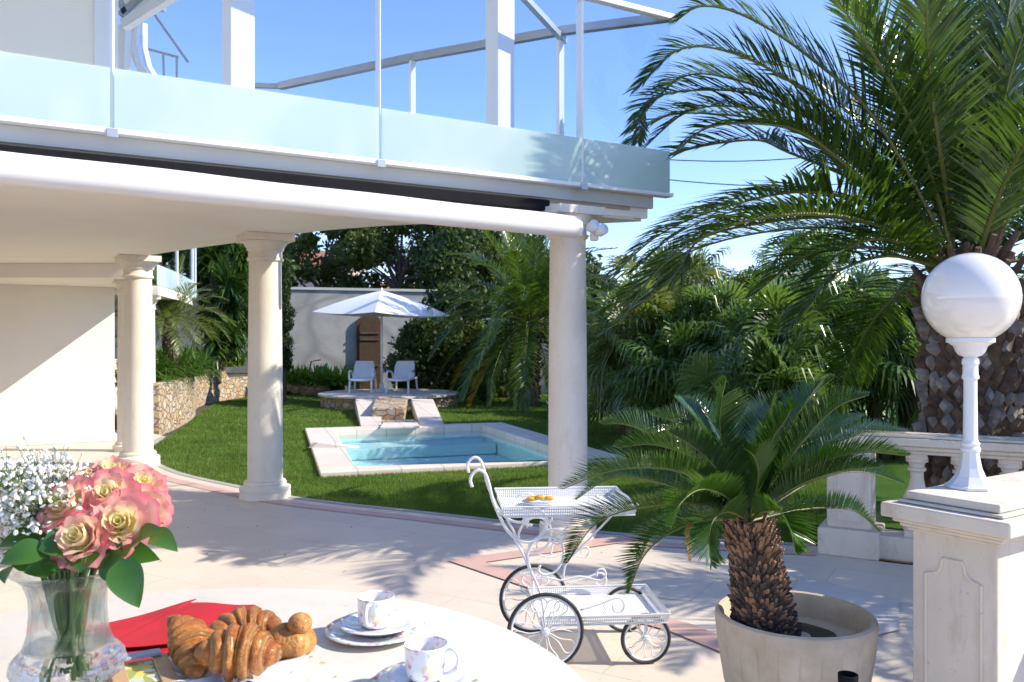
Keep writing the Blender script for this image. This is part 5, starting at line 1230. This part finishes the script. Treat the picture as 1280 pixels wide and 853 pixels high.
T_ = [
 ('evergreen_tree', (-6.9, 31, 0), 6.6, 1.9, 2.0, 34, 260, .20, 'tree_leaf', 'airy dark evergreen tree behind the grey wall, the left of the pair', 'tree', .55),
 ('evergreen_tree', (-4.0, 30.5, 0), 7.4, 2.4, 2.6, 60, 280, .20, 'tree_leaf', 'dense dark evergreen tree behind the grey wall above the parasol', 'tree', .65),
 ('evergreen_tree', (-.9, 29.5, 0), 7.6, 2.2, 3.2, 60, 260, .20, 'dark_leaf', 'dark tree rising behind the neighbour roof at the right of the parasol', 'tree', .7),
 ('evergreen_tree', (2.4, 29, 0), 4.2, 2.0, 1.9, 60, 260, .22, 'dark_leaf', 'dark tree behind the shaggy palm and the column', 'tree', .7),
 ('evergreen_tree', (6.2, 26, 0), 3.5, 2.6, 2.1, 50, 240, .22, 'tree_leaf', 'low dark tree far behind the fan palms', 'tree', .7),
 ('evergreen_tree', (10.8, 25, 0), 3.3, 2.6, 1.9, 50, 220, .22, 'tree_leaf', 'low dark tree far behind the date palm trunk', 'tree', .7),
 ('evergreen_tree', (-10.2, 27.5, 0), 8.0, 2.6, 3.8, 80, 240, .22, 'dark_leaf', 'tall shaded tree behind the yucca on the left', 'tree', .8),
 ('evergreen_tree', (-13.0, 23.5, 0), 7.0, 2.6, 3.4, 60, 220, .22, 'dark_leaf', 'tall shaded tree behind the low wing on the left', 'tree', .8),
 ('evergreen_tree', (-.3, 28.6, 0), 6.4, 1.5, 2.9, 50, 260, .20, 'tree_leaf', 'lighter green tree just past the right end of the grey wall', 'tree', .6),
 ('conifer', (-1.60, 23.6, 0), 5.0, .8, 2.5, 46, 330, .16, 'dark_leaf', 'dark upright conifer right of the parasol behind the bushes', 'tree', .5),
 ('bush', (-2.55, 23.4, 0), 1.9, .75, .95, 30, 330, .12, 'tree_leaf', 'dark green bush right behind the right sun lounger', 'bush', .42),
 ('bush', (-2.2, 22.6, 0), 2.25, .9, 1.1, 34, 330, .13, 'dark_leaf', 'tall dark bush under the right edge of the parasol', 'bush', .42),
 ('bush', (-1.1, 22.8, 0), 1.9, .7, .95, 26, 300, .13, 'tree_leaf', 'dark bush between the conifer and the low wall', 'bush', .4),
 ('bush', (3.4, 20.5, 0), 2.0, 1.3, 1.0, 40, 260, .15, 'tree_leaf', 'broad bush beyond the lawn behind the fan palms', 'bush', .5),
]
for i, (nm, l, H, rx, rz, nc, npr, sz, mt, lab, ct, cr) in enumerate(T_): tree(nm, l, H, rx, rz, nc, npr, sz, mt, lab, ct, 70 + i, cr, trunk=.05 if nm == 'bush' else .15)
# slender cypress
CY = empty('cypress', (-5.75, 21.2, 0), 'slender upright cypress close to the middle column', 'cypress')
m = MB(); m.tube([V(-5.75, 21.2, -.05), V(-5.75, 21.2, 4.3)], [.06, .02], 8); m.build('trunk', M['bark'], CY)
rg = random.Random(8); cl = [((-5.75 + rg.gauss(0, .06), 21.2 + rg.gauss(0, .06), .8 + 3.9 * i / 46), .17 * (1 - .6 * (i / 46) ** 3) * rg.uniform(.8, 1.25)) for i in range(46)]
leaves('crown', 'cypress_leaf', CY, cl, 260, .09, 9, 3.2, -1.6)
# bare tree
BT = empty('bare_tree', (-8.1, 34, 0), 'leafless tree with thin branches against the sky beside the middle column', 'tree')
m = MB(); rg = random.Random(3)
def branch(p, d_, L_, r, dep):
    q = p + d_ * L_; m.tube([p, p.lerp(q, .5) + V(rg.gauss(0, .04), 0, rg.gauss(0, .04)), q], [r, r * .8, r * .6], 5, cap=False)
    if dep > 0:
        for _ in range(3): branch(p.lerp(q, rg.uniform(.6, 1)), (d_ + V(rg.gauss(0, .5), rg.gauss(0, .5), rg.gauss(.15, .35))).normalized(), L_ * .72, r * .6, dep - 1)
branch(V(-8.1, 34, -.1), V(.05, 0, 1), 2.4, .09, 4); m.build('trunk', M['grey_bark'], BT)
# pale house on the hillside seen in the gap
HH = empty('hillside_house', (-13, 52, 0), 'small pale ochre house far off in the gap beside the middle column', 'house')
m = MB(); m.box((-12.6, 54, 3.0), (5, 4, 6.4)); m.build('wall', M['far_wall'], HH)
m = MB(); m.add([(-15.4, 51.6, 6.22), (-9.8, 51.6, 6.22), (-9.8, 56.4, 6.22), (-15.4, 56.4, 6.22), (-15.4, 54, 7.3), (-9.8, 54, 7.3)], [(0, 1, 5, 4), (2, 3, 4, 5), (1, 2, 5), (3, 0, 4), (3, 2, 1, 0)]); m.build('roof', M['tile_roof'], HH)

# strap leaved plants
def strap(m, base, az, el, L_, wd, droop, n=5, keel=.25):
    d_ = Vector((math.cos(az) * math.cos(el), math.sin(az) * math.cos(el), math.sin(el))); s_ = Vector((-math.sin(az), math.cos(az), 0)); p = Vector(base); vs = []
    for i in range(n + 1):
        t = i / n; w_ = wd * (1 - t ** 2.2) * (.6 + .8 * t if t < .5 else 1) / 2; nn = s_.cross(d_)
        vs += [p + s_ * w_ + nn * abs(w_) * keel, p.copy(), p - s_ * w_ + nn * abs(w_) * keel]; p = p + d_ * L_ / n; d_ = (d_ - V(0, 0, droop / n * (1 + t))).normalized()
    m.add(vs, [(3 * i + j, 3 * i + j + 1, 3 * i + 4 + j, 3 * i + 3 + j) for i in range(n) for j in (0, 1)])
def yucca(loc, heads, lab, seed, L_=.8):
    rnd = random.Random(seed); r = empty('yucca', loc, lab, 'yucca'); loc = Vector(loc)
    m = MB()
    for h_ in heads: m.tube(cat_rom([loc - V(0, 0, .05), loc.lerp(Vector(h_), .5) + V(rnd.gauss(0, .08), 0, -.1), Vector(h_)], 4), .07, 8)
    m.build('trunk', M['bark'], r)
    for h_ in heads:
        m = MB()
        for k in range(150):
            el = math.asin(rnd.uniform(-.85, 1)); strap(m, Vector(h_) + V(0, 0, rnd.uniform(-.25, .1)), k * 2.4 + rnd.gauss(0, .1), el, L_ * rnd.uniform(.75, 1.1), .085, .25 + .35 * (el < .2))
        m.build('leaf_rosette', M['yucca_leaf'], r)
yucca((-7.9, 22.3, .5), [tuple(W(x, y, Y)) for x, y, Y in ((285, 352, 21.6), (268, 318, 22.2), (302, 318, 22.5), (292, 385, 21.8), (262, 385, 22.5), (312, 360, 22.6), (285, 290, 22.4), (250, 340, 22.8), (275, 410, 22.0), (300, 405, 22.3), (255, 300, 23.0), (318, 400, 23.0), (310, 330, 23.2))], 'large yucca with dark sword leaves in several heads between the columns', 5, .95)
yucca((-7.3, 20.9, .5), [tuple(W(x, y, Y)) for x, y, Y in ((268, 425, 20.6), (292, 420, 20.9))], 'low yellowish yucca at the foot of the large one', 6, .62)
def clump(name, pts, n, L_, wd, lab, cat, mt, seed, drp=1.0, elr=(25, 85), group=None):
    rnd = random.Random(seed); c0 = Vector(pts[0]); r = MB()
    for p in pts:
        for k in range(n): strap(r, Vector(p) + V(rnd.gauss(0, .07), rnd.gauss(0, .07), 0), rnd.uniform(0, 6.28), math.radians(rnd.uniform(*elr)), L_ * rnd.uniform(.7, 1.15), wd, drp * rnd.uniform(.6, 1.3))
    o = r.build(name, M[mt]); tag(o, lab, cat, group); return o
clump('agapanthus', [(-6.35 + .0 * i, 14.35 + .42 * i, .80) for i in range(7)], 110, .75, .045, 'drooping strap leaved agapanthus along the top of the rubble wall', 'plant', 'strap_leaf', 2, 1.6)
clump('leafy_groundcover', [(-7.75 - .35 * (i % 3), 17.4 + .3 * i, .80) for i in range(24)], 60, .60, .11, 'bright green leafy ground plants behind the rubble wall left of the middle column', 'plant', 'bright_leaf', 3, 1.1)
clump('leafy_groundcover', [(-6.9 + .32 * (i % 8), 24.15 + .35 * (i // 8) - .05 * (i % 8), .24) for i in range(18)], 60, .60, .11, 'bright green leafy ground plants in front of the grey wall right of the middle column', 'plant', 'bright_leaf', 4, 1.1)
clump('flax_plant', [(-.75, 21.6, -.02)], 60, 1.15, .07, 'spiky bright leaved flax plant near the foot of the shaggy palm', 'plant', 'strap_leaf', 5, .9, (35, 88))
clump('flax_plant', [(.9, 16.6, -.02), (1.3, 16.2, -.02)], 60, .9, .05, 'dark strap leaved plants just left of the column at the lawn edge', 'plant', 'yucca_leaf', 6, 1.1, (30, 88))

# ------------------------------------------------------------------ cycad in its pot
PT = empty('plant_pot', (1.076, 3.2, 0), 'wide weathered stone plant pot with ribbed sides holding the cycad', 'pot')
pcx = V(1.076, 3.2, 0)
m = MB(); m.lathe([(.20, 0), (.225, .06), (.262, .20), (.285, .34), (.293, .42), (.296, .445), (.292, .463), (.282, .470), (.270, .466), (.262, .45), (.255, .38)], pcx, 288, wob=lambda a, z: 1 - (.018 if (z < .40 and abs(math.sin(a * 12)) < .14) else 0)); m.build('bowl', M['pot'], PT, smooth=True, auto=35)
m = MB(); m.lathe([(.0001, .375), (.12, .385), (.2, .375), (.256, .37)], pcx, 32, caps=False, wob=lambda a, z: 1 + .02 * math.sin(a * 7)); m.build('soil', M['soil'], PT)
CC = empty('cycad', (.96, 3.17, .38), 'potted cycad with shaggy brown trunk and glossy dark green fronds', 'cycad')
cb = V(.965, 3.17, .36); ct = V(.89, 3.15, .80)
m = MB(); n_ = 14; pts = [cb.lerp(ct, i / n_) for i in range(n_ + 1)]; m.tube(pts, [(.118 - .045 * (i / n_) ** 1.3) * .93 for i in range(n_ + 1)], 24); tk = m.build('trunk', M['boot_b'], CC)
m = MB(); rg = random.Random(2)
for row in range(30):
    t = row / 29; c = cb.lerp(ct, t); rad = (.118 - .045 * t ** 1.3) * .92; nn_ = 30
    for k in range(nn_):
        a = 2 * math.pi * (k + .5 * (row % 2)) / nn_ + rg.gauss(0, .05); er = Vector((math.cos(a), math.sin(a), 0)); et = Vector((-er.y, er.x, 0)); w_ = .011 * (1 - .2 * t) * rg.uniform(.8, 1.2)
        b_ = c + er * rad + V(0, 0, rg.gauss(0, .004)); L_ = rg.uniform(.018, .034) * (1 + .7 * (t > .75)); up = er * rg.uniform(.55, 1.0) + V(0, 0, rg.uniform(.2, .9) + .6 * t); up.normalize(); m.mi = 0 if rg.random() < .10 + .60 * t else 1
        m.add([b_ + et * w_ - V(0, 0, .006), b_ - et * w_ - V(0, 0, .006), b_ - et * w_ + V(0, 0, .01), b_ + et * w_ + V(0, 0, .01), b_ + up * L_ + et * w_ * .45, b_ + up * L_ - et * w_ * .45, b_ + up * L_ * .9 - et * w_ * .4 + V(0, 0, .007), b_ + up * L_ * .9 + et * w_ * .4 + V(0, 0, .007)],
              [(0, 1, 5, 4), (1, 2, 6, 5), (2, 3, 7, 6), (3, 0, 4, 7), (4, 5, 6, 7)])
M['cycad_scale'] = simple('pale_cycad_leaf_base', (.34, .20, .11), (.22, .12, .07), 20, .8); M['cycad_scale_dark'] = simple('dark_cycad_leaf_base', (.10, .065, .045), (.05, .035, .028), 20, .8)
m.build('leaf_bases', [M['cycad_scale'], M['cycad_scale_dark']], tk)
b0_ = (936, 652, 3.15)
CF = [((b0_, (890, 592, 3.25), (830, 552, 3.35), (786, 532, 3.42), (752, 530, 3.45)), 0), ((b0_, (915, 600, 3.3), (882, 556, 3.45), (848, 530, 3.5), (812, 518, 3.55)), 0),
      ((b0_, (915, 590, 3.1), (900, 540, 3.1), (902, 500, 3.1), (908, 474, 3.1)), 0), ((b0_, (944, 590, 3.4), (948, 545, 3.45), (962, 510, 3.5), (978, 492, 3.5)), 0),
      ((b0_, (950, 600, 3.2), (965, 550, 3.2), (985, 520, 3.2), (985, 500, 3.2)), 1), ((b0_, (960, 590, 3.3), (985, 535, 3.4), (1015, 495, 3.5), (1043, 472, 3.5)), 0),
      ((b0_, (968, 600, 3.2), (1005, 550, 3.2), (1045, 510, 3.2), (1086, 494, 3.2)), 0), ((b0_, (975, 610, 3.3), (1020, 570, 3.4), (1070, 545, 3.5), (1134, 540, 3.6)), 0),
      ((b0_, (975, 615, 3.1), (1020, 582, 3.0), (1075, 566, 2.95), (1136, 570, 2.9)), 1), ((b0_, (975, 625, 3.2), (1020, 600, 3.3), (1075, 590, 3.35), (1130, 605, 3.4)), 0),
      ((b0_, (890, 610, 3.0), (836, 587, 2.9), (768, 588, 2.8), (702, 612, 2.75)), 0), ((b0_, (880, 630, 3.0), (800, 635, 2.9), (745, 655, 2.85), (709, 704, 2.8)), 0),
      ((b0_, (890, 648, 3.0), (840, 665, 2.95), (805, 695, 2.9), (786, 742, 2.9)), 1), ((b0_, (905, 620, 2.95), (875, 612, 2.8), (850, 630, 2.7), (838, 658, 2.65)), 1),
      ((b0_, (912, 640, 3.0), (893, 648, 2.9), (886, 676, 2.85), (889, 706, 2.85)), 0), ((b0_, (955, 640, 3.05), (975, 640, 2.95), (988, 662, 2.9), (994, 690, 2.9)), 1),
      ((b0_, (870, 620, 3.3), (810, 600, 3.5), (760, 600, 3.6), (720, 625, 3.7)), 0), ((b0_, (900, 600, 3.2), (860, 570, 3.2), (815, 556, 3.2), (770, 560, 3.2)), 0),
      ((b0_, (960, 600, 3.3), (990, 565, 3.45), (1030, 545, 3.6), (1080, 520, 3.7)), 0), ((b0_, (935, 600, 3.4), (930, 560, 3.6), (925, 530, 3.8), (935, 505, 3.9)), 0),
      ((b0_, (985, 640, 3.3), (1030, 635, 3.4), (1070, 640, 3.45), (1100, 665, 3.5)), 0), ((b0_, (900, 650, 3.3), (850, 655, 3.5), (815, 670, 3.6), (800, 700, 3.65)), 0),
      ((b0_, (920, 640, 3.15), (905, 605, 3.15), (885, 590, 3.12), (868, 592, 3.1)), 1), ((b0_, (945, 615, 3.1), (948, 590, 3.05), (942, 570, 3.0), (930, 560, 3.0)), 1)]
rg = random.Random(41)
for q in range(8):
    az = math.radians(20 + 140 * q / 7) if q < 6 else math.radians(rg.uniform(180, 360)); el = math.radians(rg.uniform(25, 70)); R2 = rg.uniform(.50, .66); p_ = V(.89, 3.15, .82); d_ = V(math.cos(az) * math.cos(el), math.sin(az) * math.cos(el), math.sin(el)); l_ = []
    for s2 in range(5): l_.append(p_.copy()); p_ = p_ + d_ * R2 / 4; d_ = (d_ - V(0, 0, .22)).normalized()
    CF.append(([tuple(x) for x in l_], 2))
cyp = lambda u_: min(1, .35 + 2.6 * u_) * min(1, (1 - u_) * 3.2 + .18)
for i, (pth_, fresh) in enumerate(CF):
    path = [W(*p) for p in pth_] if fresh < 2 else [Vector(p) for p in pth_]; fresh = fresh % 2; m = MB(); frond(m, None, path, 112, .125 if not fresh else .11, .0070, 66, 46, .80, .10, .004, .16, 300 + i, prof=cyp, jit=.03)
    f_ = m.build('frond', M['cycad_fresh' if fresh else 'cycad_leaf'], CC)
    m = MB(); P = cat_rom(path, 5); m.tube(P, [.0055 * (1 - .8 * q / len(P)) for q in range(len(P))], 6); m.build('midrib', M['rachis'], f_)
M['dry'] = simple('dry_brown_frond', (.42, .26, .08), (.30, .17, .05), 14, .8)
m = MB(); frond(m, None, [W(930, 655, 3.1), W(885, 645, 3.0), W(862, 660, 2.95), W(862, 700, 2.95)], 40, .04, .010, 30, 20, .3, .6, .004, .2, 77); dd = m.build('dry_frond', M['dry'], CC); tag(dd, 'dry brown frond hanging down')

M['pastry_plain'] = simple('golden_crumb', (.55, .28, .08), (.45, .18, .04), 50, .8)
# dry fallen leaves on the terrace
rg = random.Random(77); m = MB()
for i in range(70):
    Y = rg.uniform(3.2, 8.2); X = rg.uniform(-.45, .38) * Y
    if not inpoly(np.array([X]), np.array([Y]), terr)[0]: continue
    a = rg.uniform(0, 6.28); L_ = rg.uniform(.012, .035); e = V(math.cos(a), math.sin(a), 0); f = V(-e.y, e.x, 0); p = V(X, Y, .006)
    m.add([p, p + e * L_ * .5 + f * L_ * .22 + V(0, 0, .004), p + e * L_ + V(0, 0, .002), p + e * L_ * .5 - f * L_ * .22 + V(0, 0, .006)], [(0, 1, 2, 3)])
o = m.build('fallen_leaves', M['dry']); tag(o, 'scattered dry brown leaf bits lying on the terrace paving', 'fallen leaves'); o['kind'] = 'stuff'
m = MB()
for i in range(70):
    a = rg.uniform(0, 6.28); r_ = abs(rg.gauss(.17, .05)); p = V(-.575 + math.cos(a) * r_, 1.72 + math.sin(a) * r_, T + .001); s_ = rg.uniform(.0006, .002)
    if math.hypot(p.x + .575, p.y - 1.74) < .15: continue
    m.sphere(p + V(0, 0, s_ * .5), s_, 3, 1.6, 1, .5)
o = m.build('crumbs', M['pastry_plain']); tag(o, 'tiny golden pastry crumbs scattered on the table around the plate', 'crumbs'); o['kind'] = 'stuff'
